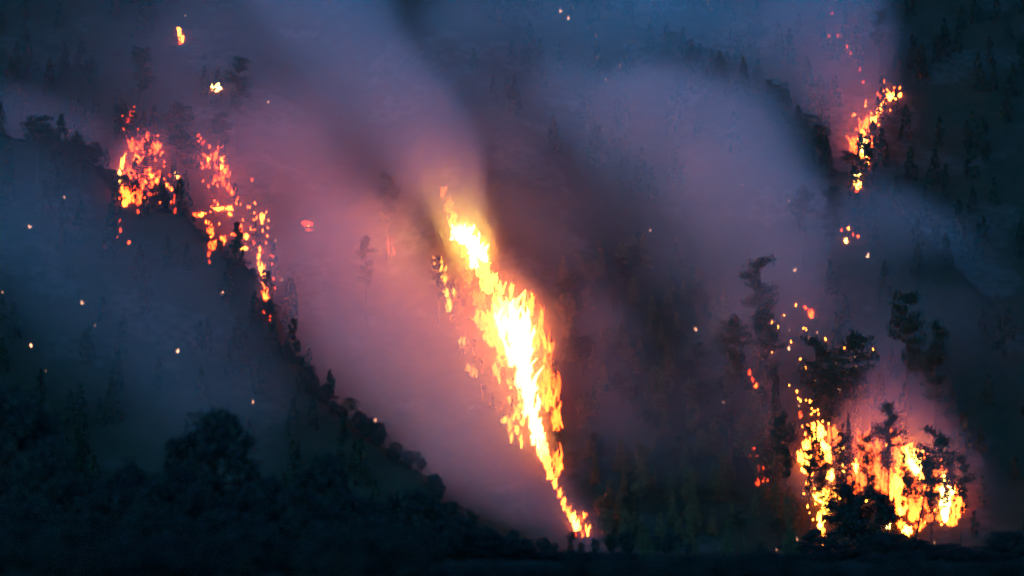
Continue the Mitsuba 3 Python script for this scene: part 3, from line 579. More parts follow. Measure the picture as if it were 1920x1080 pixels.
        (-63.0,620.5,2.51,0.91,0.6), (-60.8,620.5,1.82,1.14,0.6), (-60.4,619.0,1.02,0.91,0.6), (-67.9,618.5,1.14,1.14,0.45), (-66.6,618.5,1.02,1.25,0.65), (-64.2,614.5,1.35,1.58,0.45),
        (-59.6,575.0,1.48,1.69,0.4), (-59.2,576.5,0.85,1.06,0.5), (-61.3,612.5,1.58,1.13,0.5), (-60.1,573.0,0.74,1.26,0.3), (-59.8,571.5,0.52,0.84,0.25), (-58.7,613.5,1.58,1.13,0.4),
        (-57.8,613.5,0.9,1.8,0.45), (-56.3,612.0,1.12,1.35,0.7), (-56.5,609.0,1.68,0.89,0.7), (-54.6,610.0,0.78,0.9,0.45), (-53.3,615.5,1.02,2.49,0.7), (-53.1,608.0,0.89,1.34,0.6),
    ],
     0.55, [
        (-54.4,614.5,0.38,0.8), (-59.5,612.5,0.52,0.42), (-64.7,616.0,0.32,0.78), (-64.5,617.5,0.32,0.45), (-59.1,619.0,0.46,0.78), (-51.7,611.0,0.37,0.6), (-54.8,614.0,0.66,0.36), (-56.7,619.5,0.47,0.74),
        (-63.2,619.5,0.62,0.86), (-54.8,611.0,0.3,0.61), (-52.6,617.5,0.44,0.61), (-65.5,616.5,0.59,0.39), (-63.6,613.5,0.43,0.89), (-57.5,613.0,0.39,0.81), (-57.4,616.0,0.39,0.6), (-58.2,619.0,0.29,0.42),
        (-52.8,611.5,0.55,0.77), (-51.7,613.0,0.46,0.61), (-55.1,617.0,0.61,0.58), (-53.4,614.5,0.64,0.78), (-54.4,611.5,0.48,0.56), (-57.4,575.5,0.47,0.69), (-65.2,615.5,0.59,0.37), (-57.6,612.0,0.55,0.37),
        (-55.3,611.0,0.53,0.8), (-65.1,615.0,0.67,0.82), (-55.2,620.0,0.6,0.8), (-51.7,610.0,0.6,0.64), (-56.1,617.5,0.47,0.65), (-62.2,614.0,0.36,0.66), (-60.8,611.0,0.5,0.45), (-60.1,576.5,0.63,0.48),
        (-61.6,611.5,0.36,0.62), (-64.1,615.5,0.37,0.43),
    ]),
    ('thin vertical orange flame running down the crest of the left spur', [
        (-53.2,606.5,1.0,1.34,0.65), (-53.0,605.0,0.89,1.33,0.65), (-52.0,602.5,1.33,3.1,0.75), (-51.4,601.5,0.88,1.99,0.65), (-48.6,573.5,0.74,2.74,0.55), (-48.5,569.5,0.84,3.14,0.55),
        (-48.7,567.0,0.94,1.87,0.45), (-47.3,566.0,0.73,1.25,0.4), (-48.3,566.0,0.73,1.04,0.3),
    ],
     0.5, [
        (-49.0,597.5,0.37,0.56), (-50.5,607.0,0.55,0.55), (-50.1,606.0,0.35,0.57), (-48.7,568.5,0.32,0.71), (-52.2,606.5,0.32,0.41), (-48.0,569.5,0.36,0.8), (-48.6,571.5,0.59,0.79), (-51.8,602.5,0.31,0.56),
        (-50.2,604.5,0.49,0.5), (-48.3,568.5,0.28,0.52), (-53.4,606.5,0.55,0.62), (-53.3,607.5,0.36,0.57), (-51.8,608.5,0.51,0.51), (-52.9,604.5,0.39,0.87), (-49.6,601.5,0.31,0.68), (-48.0,567.5,0.54,0.56),
    ]),
    ('faint flat red flame with one bright point inside the pink smoke', [
        (-43.9,615.5,3.17,1.02,0.25), (-43.4,615.5,0.68,0.79,0.65), (-43.1,614.5,1.58,0.56,0.22),
    ],
     0, [
    ]),
    ('small orange twin flame high up near the top of the left slope', [
        (-77.9,671.0,1.11,2.22,0.7), (-76.8,669.0,1.11,1.97,0.65), (-77.2,668.5,1.23,0.98,0.35),
    ],
     0, [
    ]),
    ('round bright yellow fire glowing alone on the upper left slope', [
        (-66.8,650.0,2.03,1.91,1.0), (-67.7,651.0,0.96,0.96,0.6),
    ],
     0, [
    ]),
    ('faint red upright flame in smoke left of the fire streak top', [
        (-26.3,616.0,0.57,2.94,0.4), (-25.0,615.5,0.68,2.26,0.3), (-25.7,619.0,0.57,1.14,0.25),
    ],
     0, [
    ]),
    ('crooked orange fire line climbing the upper right slope', [
        (87.6,651.0,1.08,1.08,0.7), (86.5,650.0,1.19,1.07,0.75), (85.4,650.0,1.67,1.67,0.8), (85.1,651.5,1.2,1.44,0.65), (84.2,649.0,1.19,1.67,0.65), (83.5,650.5,1.43,2.15,0.45),
        (82.6,646.5,1.31,2.61,0.75), (81.8,645.0,1.07,1.66,0.7), (80.7,643.0,1.42,1.65,0.75), (78.9,641.0,1.41,2.59,0.5), (77.4,640.5,1.18,2.12,0.4), (77.8,638.0,1.64,1.87,0.6),
        (77.1,635.0,2.1,3.03,0.95), (77.6,633.0,1.74,3.02,0.95), (76.6,632.5,1.63,1.86,0.7), (75.5,634.0,2.1,3.49,0.45), (77.9,631.0,1.27,2.09,0.75), (77.2,630.0,1.16,1.62,0.65),
        (79.1,636.0,1.05,1.64,0.45), (79.3,634.5,0.93,1.17,0.4), (72.2,602.0,1.44,1.66,0.95), (71.9,600.0,1.21,1.87,0.85), (71.7,599.5,1.32,0.66,0.4),
    ],
     0.55, [
        (75.9,641.0,0.31,0.74), (77.2,630.5,0.31,0.44), (77.4,639.5,0.36,0.81), (82.7,648.0,0.69,0.55), (79.4,646.5,0.68,0.78), (76.4,641.5,0.63,0.74), (81.6,641.0,0.69,0.51), (83.2,646.5,0.54,0.53),
        (79.6,636.0,0.48,0.38), (87.8,651.5,0.56,0.71), (86.3,650.5,0.31,0.9), (84.9,651.5,0.41,0.65), (76.9,635.0,0.63,0.73), (75.6,632.5,0.62,0.66), (79.6,646.5,0.44,0.76), (80.6,645.0,0.69,0.57),
        (76.4,639.0,0.39,0.6), (78.2,640.5,0.48,0.86), (77.5,643.0,0.32,0.45), (74.7,633.5,0.3,0.83), (79.3,639.5,0.67,0.86), (76.1,632.5,0.46,0.8), (85.0,646.5,0.57,0.56), (74.5,634.0,0.38,0.52),
        (78.2,631.5,0.38,0.4), (84.0,650.0,0.62,0.67), (75.3,635.5,0.37,0.52), (86.6,651.0,0.69,0.56), (79.6,636.5,0.4,0.69), (84.4,652.5,0.55,0.88),
    ]),
    ('trail of dim pink embers above the crooked fire on the upper right', [
        (74.2,670.0,0.98,1.11,0.35), (76.1,670.0,1.11,0.98,0.25), (76.9,668.5,0.98,0.98,0.22), (77.6,666.0,1.1,1.1,0.5), (78.2,663.5,0.97,1.22,0.25), (75.6,677.5,0.87,0.87,0.2),
        (79.7,659.0,0.97,0.97,0.2), (79.5,661.5,0.73,0.73,0.15), (80.0,655.0,0.72,0.96,0.25),
    ],
     0, [
    ]),
    ('orange patch of burning brush on the left side of the lower right fire', [
        (56.0,555.5,1.52,1.94,0.78), (56.8,556.0,1.9,2.19,0.64), (56.5,554.5,1.52,1.92,0.51), (57.5,558.5,2.36,2.11,0.53), (55.6,556.5,1.82,2.45,0.59), (60.8,556.5,2.1,2.74,0.66),
        (62.8,556.0,1.63,2.79,0.66), (60.6,552.5,1.71,2.06,0.75), (56.0,555.0,1.53,2.48,0.7), (59.6,560.0,1.59,2.3,0.64), (59.1,555.0,1.65,1.93,0.5), (58.3,559.5,1.87,2.11,0.73),
        (58.8,560.5,2.12,2.85,0.56), (61.6,558.5,1.45,2.58,0.6), (56.7,558.5,1.67,2.15,0.62), (58.5,556.5,1.73,1.75,0.52), (58.6,559.5,1.54,3.08,0.6), (60.1,557.0,2.05,2.86,0.72),
        (60.7,555.5,1.63,2.45,0.65), (56.9,556.0,1.02,1.23,0.5), (61.1,555.0,1.02,1.22,0.5),
    ],
     0.6, [
        (55.9,553.0,0.29,0.76), (57.7,548.5,0.57,0.6), (58.1,547.0,0.33,0.65), (58.6,556.5,0.26,0.59), (59.9,555.5,0.58,0.66), (56.6,557.0,0.59,0.49), (58.7,563.0,0.56,0.66), (62.6,554.5,0.37,0.76),
        (56.9,557.0,0.57,0.49), (56.6,561.0,0.39,0.68), (59.2,562.5,0.52,0.47), (56.2,544.0,0.52,0.37), (57.6,560.5,0.45,0.33), (60.9,554.0,0.43,0.58), (55.9,550.5,0.41,0.53), (60.5,560.0,0.55,0.52),
        (57.5,559.5,0.5,0.49), (55.3,551.5,0.42,0.39), (57.3,565.5,0.35,0.41), (60.9,550.0,0.53,0.51), (55.0,558.0,0.59,0.56), (58.0,565.5,0.6,0.79), (58.2,563.5,0.3,0.67), (61.8,560.5,0.62,0.76),
        (55.9,555.0,0.27,0.54), (55.7,548.5,0.52,0.7), (59.3,562.0,0.28,0.55), (55.8,566.0,0.47,0.57), (60.2,555.5,0.43,0.77), (59.8,550.0,0.4,0.81), (57.9,560.5,0.39,0.73), (56.3,552.5,0.4,0.8),
        (60.0,561.0,0.6,0.68), (58.0,561.0,0.47,0.79), (56.2,565.5,0.57,0.63), (58.1,564.0,0.51,0.43), (55.7,546.0,0.55,0.45), (58.1,553.0,0.3,0.44), (57.2,549.0,0.4,0.48), (57.2,550.0,0.51,0.4),
        (57.0,552.5,0.56,0.48), (61.1,560.5,0.44,0.49), (56.2,562.0,0.27,0.57), (59.7,557.0,0.52,0.39), (57.5,548.5,0.58,0.78), (56.7,558.0,0.61,0.73), (51.6,575.0,0.3,0.79), (57.8,570.5,0.59,0.62),
        (59.4,568.5,0.34,0.67), (58.6,577.0,0.27,0.62), (62.3,575.5,0.61,0.68), (52.4,578.0,0.62,0.5), (57.1,582.5,0.58,0.68), (54.4,569.5,0.32,0.45), (53.2,579.0,0.53,0.75), (50.6,578.0,0.32,0.71),
        (54.6,580.5,0.47,0.34), (65.7,573.0,0.45,0.6), (71.0,570.0,0.34,0.69), (58.2,578.5,0.5,0.45), (57.0,573.0,0.37,0.48), (55.5,576.0,0.32,0.67), (50.9,577.0,0.34,0.35), (52.0,580.0,0.28,0.81),
        (63.0,568.5,0.41,0.36), (55.8,568.5,0.44,0.69),
    ]),
    ('golden flames with a thin tail running down at the lower right', [
        (59.8,549.5,1.55,2.11,0.58), (59.7,547.0,1.49,1.85,0.7), (60.8,549.0,2.14,1.54,0.63), (58.3,549.5,2.35,1.89,0.73), (59.3,548.0,1.51,1.64,0.71), (61.0,549.5,1.5,1.63,0.62),
        (58.8,547.5,1.61,2.12,0.76), (58.1,550.5,1.91,1.43,0.66), (57.8,546.5,1.0,1.81,0.65), (57.6,545.0,1.0,1.8,0.7), (58.1,543.5,0.8,1.6,0.65), (58.2,542.5,0.8,1.4,0.65),
        (57.6,541.5,0.7,0.99,0.6),
    ],
     0, [
    ]),
    ('yellow flame in the gap above the rounded dark tree at the lower right', [
        (64.8,549.5,3.03,6.06,0.36), (73.4,554.0,2.85,6.11,0.36), (76.2,546.0,3.41,6.02,0.38), (80.4,549.5,2.62,5.05,0.36), (61.5,556.5,2.66,5.11,0.36), (67.1,553.0,3.05,7.11,0.34),
        (68.8,550.5,3.03,8.09,0.36), (70.1,548.5,2.62,6.04,0.4), (63.6,554.0,1.42,1.22,0.7), (64.4,552.5,2.23,2.64,0.8), (64.4,551.0,1.21,2.23,0.75), (64.2,555.5,0.82,1.22,0.5),
        (65.5,554.5,0.92,0.92,0.55), (66.8,548.0,1.61,1.61,0.75), (65.9,549.0,0.91,0.91,0.35), (68.8,547.5,1.01,0.91,0.4), (69.6,546.5,0.9,1.0,0.35), (68.5,549.5,1.21,1.41,0.35),
        (66.6,550.5,1.21,1.21,0.35),
    ],
     0, [
    ]),
    ('wide yellow fire behind two thin pines at the lower right', [
        (75.0,552.5,2.44,4.06,0.72), (76.5,551.5,2.23,4.05,0.84), (77.1,550.5,1.82,1.82,0.7), (75.8,554.5,2.04,2.85,0.5), (73.8,551.5,2.03,2.84,0.5), (78.4,553.5,1.02,2.24,0.45),
        (72.8,546.0,2.52,3.34,0.49), (73.8,548.5,2.03,3.69,0.55), (71.5,548.0,1.52,4.05,0.53), (75.0,546.0,2.14,2.72,0.38), (73.7,550.0,1.64,2.91,0.39), (73.0,547.0,2.42,3.45,0.52),
        (72.9,545.5,1.95,2.96,0.6), (74.9,544.5,2.25,3.03,0.43), (72.6,549.5,2.34,3.23,0.57), (73.5,542.5,1.99,1.79,0.7), (73.8,542.0,0.8,1.19,0.75), (70.1,543.5,1.1,1.2,0.95),
        (72.6,543.5,1.4,1.8,0.5),
    ],
     0.6, [
        (71.4,554.5,0.58,0.62), (73.8,544.5,0.49,0.37), (68.0,551.5,0.49,0.37), (70.8,544.5,0.27,0.75), (77.6,553.5,0.58,0.81), (73.0,543.0,0.52,0.31), (70.7,551.5,0.43,0.55), (67.5,551.0,0.36,0.73),
        (67.1,553.5,0.51,0.8), (70.6,552.5,0.48,0.5), (74.4,549.5,0.45,0.47), (72.7,543.0,0.53,0.76), (66.4,553.0,0.34,0.53), (75.6,555.5,0.27,0.46), (73.4,554.0,0.61,0.64), (71.2,550.0,0.3,0.5),
        (77.6,546.5,0.49,0.37), (77.6,552.5,0.47,0.45), (78.2,554.0,0.52,0.33), (68.3,551.5,0.47,0.4), (70.3,547.0,0.5,0.43), (70.7,552.5,0.57,0.49), (74.7,551.0,0.54,0.47), (69.8,551.5,0.32,0.46),
        (77.7,546.5,0.52,0.74), (77.1,555.0,0.32,0.35), (71.1,547.5,0.32,0.8), (68.1,553.0,0.51,0.65), (77.8,552.0,0.45,0.66), (76.9,551.0,0.4,0.31), (70.3,547.5,0.54,0.7), (70.5,546.5,0.51,0.52),
        (68.6,551.0,0.52,0.72), (68.7,545.5,0.56,0.44), (76.9,554.0,0.55,0.54), (70.0,552.5,0.39,0.41), (68.8,551.0,0.58,0.32), (69.9,553.0,0.44,0.81), (77.4,554.0,0.26,0.48), (71.7,549.0,0.53,0.45),
        (71.1,548.5,0.57,0.71), (74.4,547.5,0.35,0.34), (70.2,544.0,0.38,0.38), (73.8,546.0,0.33,0.72),
    ]),
    ('bright upright yellow fire at the far right end of the lower right fire', [
        (78.6,549.0,1.82,2.02,0.55), (79.6,548.5,2.22,1.61,0.5), (82.1,549.5,2.02,3.43,0.85), (81.6,547.0,2.61,4.42,0.95), (81.0,544.5,1.8,3.6,0.85), (83.5,547.5,2.61,4.02,0.5),
        (83.6,545.5,2.4,4.01,0.48), (82.2,544.0,1.8,2.4,0.4), (77.9,544.5,1.87,1.31,0.25), (77.8,546.5,2.02,1.76,0.35), (78.3,544.5,1.35,1.55,0.28), (79.1,546.0,1.61,1.88,0.25),
        (75.8,543.0,1.7,1.27,0.42), (78.1,547.5,1.52,1.71,0.28), (76.4,543.5,1.6,1.53,0.35), (78.1,546.0,1.23,1.79,0.41), (80.1,544.5,1.56,1.49,0.37),
    ],
     0.6, [
        (76.8,546.0,0.6,0.37), (77.6,547.5,0.57,0.45), (76.3,543.5,0.41,0.3), (80.1,544.5,0.45,0.79), (80.6,550.5,0.55,0.68), (75.7,543.5,0.3,0.41), (79.0,544.5,0.37,0.58), (84.0,546.5,0.44,0.5),
        (80.0,543.0,0.57,0.44), (84.8,546.5,0.57,0.46), (82.3,549.0,0.54,0.69), (78.2,544.0,0.36,0.42), (77.0,550.0,0.36,0.6), (76.3,543.5,0.4,0.39), (82.8,545.5,0.27,0.73), (78.6,548.5,0.59,0.72),
        (77.0,549.0,0.34,0.49), (76.4,544.5,0.54,0.36), (84.3,545.5,0.38,0.34), (76.0,544.5,0.34,0.4), (85.0,546.5,0.55,0.32), (79.3,547.5,0.4,0.54), (79.7,550.5,0.37,0.8), (77.2,547.5,0.41,0.38),
        (80.9,544.5,0.47,0.71), (78.4,547.5,0.46,0.65), (85.2,548.5,0.33,0.73), (80.2,548.5,0.5,0.55), (78.5,549.5,0.29,0.78), (83.1,549.5,0.43,0.42), (77.1,544.0,0.45,0.63), (81.4,544.0,0.44,0.66),
        (83.7,546.0,0.34,0.38), (81.8,544.5,0.32,0.39),
    ]),
    ('dim red embers low on the slope left of the lower right fire', [
        (47.2,556.5,0.61,1.43,0.28), (46.8,554.0,0.81,1.42,0.25), (48.0,554.5,0.51,1.22,0.22), (56.0,564.5,0.93,1.45,0.3),
    ],
     0.35, [
        (46.4,559.5,0.49,0.61), (46.7,557.0,0.57,0.73), (46.7,560.0,0.52,0.33), (48.5,553.5,0.39,0.72), (48.4,559.0,0.5,0.32), (48.9,558.5,0.29,0.53), (48.5,552.5,0.54,0.53), (47.9,554.5,0.42,0.69),
        (46.6,559.0,0.39,0.53), (48.5,556.0,0.41,0.8), (45.7,558.0,0.5,0.53), (47.7,553.0,0.49,0.4), (47.1,559.0,0.46,0.7), (48.2,559.5,0.61,0.82),
    ]),
    ('small red flame with a pink tip above the lower right trees', [
        (60.0,581.0,1.17,1.92,0.45), (59.1,582.5,0.75,0.86,0.4),
    ],
     0, [
    ]),
    ('short red ember trail on the slope left of the lower right trees', [
        (47.1,574.5,0.74,1.27,0.3), (47.6,573.0,0.63,1.26,0.25), (48.1,572.0,0.84,0.95,0.5),
    ],
     0, [
    ]),
    ('cluster of white points below the crooked fire on the upper right', [
        (68.4,591.5,0.87,1.2,0.9), (69.2,593.5,0.65,0.87,0.7), (67.7,593.5,0.44,0.65,0.4), (70.9,592.0,0.54,0.65,0.5), (70.0,592.5,0.44,0.87,0.3),
    ],
     0, [
    ]),
]
for n_, (lab, flames, speck_heat, specks) in enumerate(FIRES):
    key = numbered('forest_fire')
    tag(key, lab, 'fire')
    rng = np.random.default_rng(500 + n_)
    deep, power = ((1.0, 1.0), (1.2, 1.7), (0.45, 1.0))[n_] if n_ < 3 else (1.2, 3.4) if 15 <= n_ <= 19 else (2.3, 1.8)      # the small fires burn redder than the white-hot streak
    for k, (x, y, w, h, heat) in enumerate(flames):
        flame(f'{key}__flame' + (f'_{k:03d}' if k else ''), x, y, w, h, heat, rng, redder(fire_colour(heat), deep, power))
    if specks:      # sparks too small to pick apart: glowing twigs on the ground and up in the burning trees
        bits = []
        for x, y, w, h in specks:
            z = float(height(np.array([x]), np.array([y]))[0]) + rng.uniform(0, 2.5)
            v, f = flame_mesh(rng, w, h, 2)
            bits.append((v + [x, y, z], f))
        colour = redder(fire_colour(speck_heat), deep, power)
        scene[key + '__embers'] = {**mikit.ply(join(bits), 'mat_flame', smooth=True),
                                   'emitter': {'type': 'area', 'radiance': {'type': 'rgb', 'value': colour}, 'sampling_weight': round(len(bits) * 0.1 * sum(colour) / 40, 3)}}
        tag(key + '__embers', kind='stuff')
SPOT_TEXT = {'left': ('tiny white ember on the dark blue left slope', 'embers on the dark left slope'),
             'ltop': ('tiny dim ember in smoke on the upper left slope', 'embers in the upper left smoke'),
             'purple': ('tiny pink ember in the pink smoke', 'embers in the pink smoke'),
             'top': ('tiny pale ember in blue smoke at top centre', 'embers at the top centre'),
             'right': ('tiny pale ember in grey smoke right of centre', 'embers in the blue grey smoke'),
             'lright': ('tiny ember among trees around the lower right fire', 'embers around the lower right fire')}
rng = np.random.default_rng(900)
count = {}
for reg, x, y, w, heat in sorted([
    ('left',-94.5,565.5,0.6,0.75), ('left',-89.4,576.0,0.57,0.6), ('left',-56.9,566.5,0.65,0.95), ('left',-82.5,555.0,0.59,0.75), ('left',-64.1,555.5,0.64,0.95), ('left',-49.1,550.0,0.54,0.6),
    ('left',-96.6,548.5,0.49,0.4), ('left',-90.1,543.0,0.61,0.9), ('left',-79.6,552.5,0.45,0.25), ('left',-87.0,541.5,0.42,0.15), ('ltop',-62.2,651.5,0.61,0.5), ('ltop',-62.7,650.0,0.58,0.4),
    ('ltop',-55.0,649.0,0.64,0.6), ('ltop',-54.6,644.5,0.54,0.3), ('ltop',-49.5,643.5,0.57,0.4), ('ltop',-49.0,640.5,0.54,0.3), ('ltop',-84.3,661.5,0.62,0.5), ('ltop',-84.9,660.5,0.59,0.4),
    ('ltop',-77.1,677.0,0.57,0.3), ('purple',-42.5,577.5,0.53,0.45), ('purple',-26.7,568.0,0.6,0.75), ('purple',-8.1,575.5,0.58,0.65), ('purple',-14.3,588.0,0.55,0.5), ('purple',-37.2,593.5,0.5,0.3),
    ('purple',-24.8,593.5,0.5,0.3), ('purple',-49.9,610.5,0.54,0.4), ('purple',-47.9,601.5,0.55,0.45), ('purple',-31.3,598.5,0.5,0.3), ('top',11.2,667.0,0.72,0.8), ('top',13.1,665.5,0.73,0.85),
    ('top',19.5,657.5,0.58,0.4), ('top',18.8,655.0,0.6,0.45), ('top',21.4,653.0,0.61,0.5), ('top',24.6,655.0,0.58,0.4), ('top',19.4,662.0,0.57,0.35), ('top',46.6,681.5,0.67,0.6),
    ('top',27.5,658.5,0.55,0.3), ('right',49.3,615.5,0.59,0.55), ('right',58.0,603.5,0.59,0.6), ('right',72.3,588.0,0.65,0.85), ('right',57.6,589.0,0.64,0.8), ('right',29.4,614.5,0.55,0.4),
    ('right',37.5,590.0,0.61,0.7), ('right',52.2,582.0,0.57,0.6), ('right',66.7,599.5,0.52,0.35), ('right',73.9,632.0,0.53,0.3), ('lright',55.1,576.5,0.66,0.95), ('lright',59.1,577.5,0.54,0.5),
    ('lright',60.5,573.5,0.51,0.4), ('lright',63.9,571.0,0.53,0.5), ('lright',67.4,571.0,0.67,1.0), ('lright',64.0,566.5,0.65,0.95), ('lright',41.7,572.0,0.49,0.35), ('lright',48.7,567.5,0.5,0.4),
    ('lright',56.0,564.5,0.58,0.7), ('lright',56.0,566.5,0.5,0.4), ('lright',49.0,540.5,0.48,0.4), ('lright',49.5,557.0,0.51,0.45), ('lright',53.1,542.5,0.51,0.5), ('lright',78.4,541.0,0.47,0.35),
    ('lright',60.9,578.0,0.51,0.4), ('lright',67.6,569.5,0.51,0.4), ('lright',67.0,569.0,0.48,0.3), ('lright',55.5,579.5,0.5,0.35), ('lright',60.3,552.0,0.52,0.5),
], key=lambda r: r[1] / r[2]):
    key = numbered('spot_fire')
    count[reg] = count.get(reg, 0) + 1
    tag(key, f'{SPOT_TEXT[reg][0]}, {nth(count[reg] - 1, 0)} from the left', 'ember', SPOT_TEXT[reg][1])
    flame(key, x, y, w, w * 1.25, heat, rng, [round(c * (0.12 + heat) ** 2, 3) for c in (4.2, 1.7, 0.9)])
lamps = sum(d['emitter']['sampling_weight'] for d in scene.values() if 'emitter' in d)
scene['sky']['sampling_weight'] = float(lamps) * 0.8

# ---------------------------------------------------------------- smoke: one body of smoke that hugs the mountainside
SMOKE = [
    (2,1.2,0.02,0.2, [(-119.5,632.0,98.5,8.1,0.6), (-106.1,622.0,94.0,7.3,1), (-92.1,614.0,90.5,6.3,1)]),   # smoke behind the trees at the far left of the crest
    (2,1.2,0.05,0.4, [(30.2,676.0,130.6,7.4,1), (45.6,664.0,118.3,6.7,1), (57.9,650.0,109.7,6.6,1), (68.2,634.0,97.6,5.8,1)]),   # smoke behind the tree row of the upper right ridge
    (5,2.2,0.036,0.5, [(-7.4,600.0,64.5,5.1,1.4), (-14.7,613.0,79.5,9.7,1.2), (-25.1,630.5,95.9,13.4,1), (-36.8,650.0,113.4,16.7,0.8), (-50.0,671.5,136.0,21.0,0.6)]),   # pink column rising from the fire streak
    (2,1.5,0.022,0.5, [(-30.5,611.5,66.8,15.7,1), (-46.7,630.0,91.1,19.7,0.8), (-64.6,656.0,118.1,22.9,0.5)]),   # purple smoke left of that column
    (3,1.5,0.055,0.4, [(-35.1,594.5,55.1,17.5,1), (-22.3,576.5,37.5,20.1,1), (-8.3,562.0,22.2,16.5,1.1), (2.5,548.0,9.6,9.3,0.8), (11.8,537.0,0.7,6.1,0.5)]),   # smoke filling the gully left of the fire streak
    (2,1.4,0.06,0.2, [(-10.3,607.0,65.8,4.5,0.9), (-6.6,598.5,57.7,6.2,0.9), (-2.7,588.5,47.0,9.2,1), (1.6,575.5,35.4,7.4,1), (5.2,563.0,22.2,5.2,0.8), (9.1,549.5,10.7,3.6,0.7), (13.4,541.5,3.6,4.0,0.7)]),   # thin smoke wrapped round the flames
    (3,1.3,0.08,0.55, [(9.3,626.5,97.6,10.4,0.6), (25.4,622.5,91.8,14.3,1), (41.4,605.0,84.2,16.7,1), (50.6,589.0,69.9,14.1,1), (56.4,576.5,54.6,9.5,0.5)]),   # blue smoke right of centre
    (2,1.4,0.007,0.1, [(-4.6,615.5,89.0,9.0,0.8), (0.0,601.0,75.8,11.0,1), (5.5,593.0,64.9,13.1,1), (14.1,588.0,55.6,11.9,0.8)]),   # purple smoke in the dark gap right of the fire tip
    (2,1.5,0.02,0.5, [(4.4,596.5,69.7,12.1,0.35), (24.6,604.5,71.7,11.1,0.6), (37.4,596.5,60.8,14.2,1)]),   # lower veil of the blue smoke
    (2,1.5,0.03,0.5, [(-9.6,642.5,119.4,13.0,0.8), (10.8,645.5,118.7,14.2,1), (35.4,657.0,122.0,14.5,1), (59.6,654.5,119.1,16.8,1)]),   # top blue smoke
    (2,1.3,0.016,0.1, [(-11.7,633.0,102.2,14.0,1), (4.6,620.5,88.6,13.7,0.8), (22.9,648.0,109.4,15.5,1), (53.5,654.5,110.5,15.6,1)]),   # thin backdrop over the upper slope
    (4,1.5,0.055,0.3, [(75.4,628.5,85.0,5.8,1.1), (73.4,638.5,98.3,10.6,1), (73.1,656.0,115.7,12.7,0.9), (73.1,677.5,134.7,15.6,0.8)]),   # column of the upper right fire
    (2,1.3,0.03,0.3, [(80.7,640.5,95.0,4.7,1), (86.4,647.0,100.8,3.6,0.7)]),   # smoke on the far side of the upper right fire
    (2,1.5,0.026,0.6, [(58.4,585.5,63.0,11.8,1), (74.5,584.5,66.1,11.8,1), (91.8,599.0,62.2,13.2,0.8)]),   # right veil
    (2,1.5,0.011,0.5, [(47.5,573.5,46.9,11.6,1.9), (52.6,571.0,44.6,12.6,1.5), (69.3,570.0,45.5,13.6,1), (86.3,571.5,45.7,12.6,0.7)]),   # right lower veil
    (2,1.3,0.065,0.25, [(59.1,551.0,13.7,6.7,0.8), (68.7,551.0,16.7,9.6,1), (78.4,548.0,13.6,9.1,0.9)]),   # smoke of the lower right fire
    (2,1.3,0.058,0.4, [(73.4,555.5,24.0,10.2,1), (73.1,560.0,32.4,9.3,0.8), (70.9,566.5,41.1,9.4,0.5)]),   # smoke above the lower right fire
    (2,1.5,0.011,0.4, [(-91.8,552.5,59.6,20.3,1), (-66.5,547.5,41.8,20.1,1), (-53.3,537.5,27.2,14.8,1)]),   # left veil
    (2,1.3,0.07,0.2, [(-83.6,623.5,79.1,5.3,1), (-80.0,630.5,86.5,5.8,1)]),   # smoke round the upper left fire
    (2,1.3,0.05,0.25, [(-64.4,627.0,83.6,5.8,1), (-60.5,617.5,73.2,5.7,1), (-51.8,603.5,61.5,4.9,1), (-48.2,568.0,49.6,3.8,0.8)]),   # smoke along the upper left crest
    (2,1.5,0.022,0.45, [(-83.9,621.5,80.6,12.6,0.8), (-66.5,619.5,81.5,15.9,1), (-52.4,616.0,79.9,18.1,1)]),   # left upper smoke
    (2,1.5,0.012,0.5, [(-101.4,650.5,109.8,20.3,0.5), (-73.5,649.0,109.6,23.8,1)]),   # top left smoke
    (2,1.5,0.009,0.4, [(15.5,580.0,42.0,10.7,1.3), (19.6,560.5,24.2,10.3,0.9), (29.8,560.0,24.2,17.5,0.7), (47.3,559.5,24.1,16.4,1)]),   # thin smoke over the right slope
]
DX, DY, DZ = 2.4, 3.2, 2.4
X0, X1, Y0, Y1, Z0, Z1 = -132.0, 132.0, 430.0, 750.0, -6.0, 170.0
xs, ys, zs = np.arange(X0, X1, DX), np.arange(Y0, Y1, DY), np.arange(Z0, Z1, DZ)
Zg, Yg, Xg = np.meshgrid(zs, ys, xs, indexing='ij')
P = np.stack([Xg, Yg, Zg], -1).astype(np.float32)
coarse = P[::2, ::2, ::2] / 22.0
warp = np.stack([np.repeat(np.repeat(np.repeat(meshkit.fbm(coarse + 40 * k, 3, 60 + k), 2, 0), 2, 1), 2, 2)[:P.shape[0], :P.shape[1], :P.shape[2]] for k in range(3)], -1) - 0.5
warp = ndimage.uniform_filter(warp, (3, 3, 3, 0))
P = P + 11.0 * warp
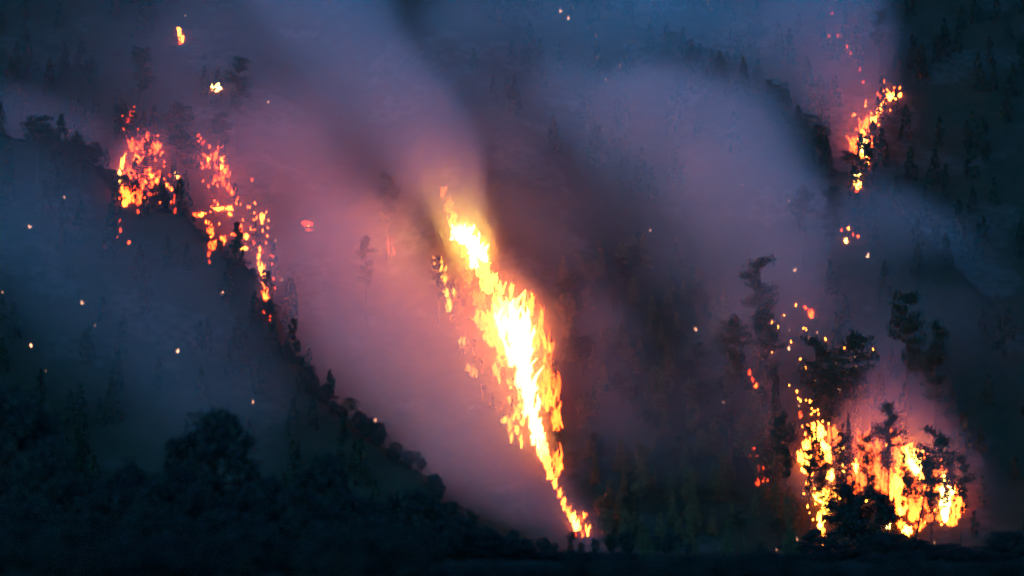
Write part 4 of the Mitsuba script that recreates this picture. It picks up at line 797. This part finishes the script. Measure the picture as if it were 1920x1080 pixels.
# billows drawn out along the drift of the smoke, up and to the left
u, v = P[..., 2] * 0.78 - P[..., 0] * 0.62, P[..., 2] * 0.62 + P[..., 0] * 0.78
billow = meshkit.fbm(np.stack([u * 0.45, v, P[..., 1] * 0.8], -1) / 15.0, 4, 77)
billow = np.clip((billow - 0.5) * 3.1 + 0.5, 0, 1)
density = np.full(Xg.shape, 0.0)
for power, stretch, dens, erode, nodes in SMOKE:
    best = np.zeros(Xg.shape)
    for a, b in zip(nodes[:-1], nodes[1:]):
        a, b = np.array(a), np.array(b)
        r = max(a[3], b[3]) * 2.6
        lo, hi = np.minimum(a[:3], b[:3]) - r * np.array([1, stretch, 1]), np.maximum(a[:3], b[:3]) + r * np.array([1, stretch, 1])
        sl = tuple(slice(max(int((l - o) / d), 0), max(int((u - o) / d) + 1, 0)) for l, u, o, d in ((lo[2], hi[2], Z0, DZ), (lo[1], hi[1], Y0, DY), (lo[0], hi[0], X0, DX)))
        q = P[sl]
        s = np.array([1, 1 / stretch, 1])
        ab = (b[:3] - a[:3]) * s
        t = np.clip((((q - a[:3]) * s) @ ab) / (ab @ ab), 0, 1)
        d = np.linalg.norm((q - a[:3]) * s - t[..., None] * ab, axis=-1) / (a[3] + t * (b[3] - a[3]))
        best[sl] = np.maximum(best[sl], np.exp(-d ** power) * (a[4] + t * (b[4] - a[4])))
    grow = np.clip(best - erode * billow * np.minimum(1, 1.5 - best), 0, None) / (1 - 0.35 * erode)
    density += dens * grow * (0.5 + billow)
density = density + 0.0003
GAIN = 1.0
density = np.minimum(density * GAIN, 0.046)
# the body of smoke is a slab with a slanted front, clear of the camera and of the foreground trees
left = [[507, -5], [575, -5], [740, 155], [740, 165], [642, 165], [606, 135], [518, 74], [507, 45]]
right = [[524, -5], [575, -5], [740, 155], [740, 165], [642, 165], [606, 124], [563, 72], [524, 26]]
corners = [[x, a, b] for x in (X0 + 2, -15.0) for a, b in left] + [[X1 - 4, a, b] for a, b in right]
hull = trimesh.convex.convex_hull(np.array(corners, float))
scene['smoke_medium'] = {'type': 'heterogeneous', 'albedo': {'type': 'rgb', 'value': [0.86, 0.77, 0.75]}, 'phase': {'type': 'hg', 'g': 0.05},
                         'sigma_t': {'type': 'gridvolume', 'grid': mi.VolumeGrid(np.ascontiguousarray(density[..., None], dtype=np.float32)),
                                     'to_world': T().translate([X0 - DX / 2, Y0 - DY / 2, Z0 - DZ / 2]).scale([len(xs) * DX, len(ys) * DY, len(zs) * DZ])}}
scene['smoke'] = {**mikit.ply(hull, None), 'bsdf': {'type': 'null'}, 'interior': {'type': 'ref', 'id': 'smoke_medium'}}
tag('smoke', 'thick pink and blue smoke drifting over the burning mountainside', 'smoke', kind='stuff')
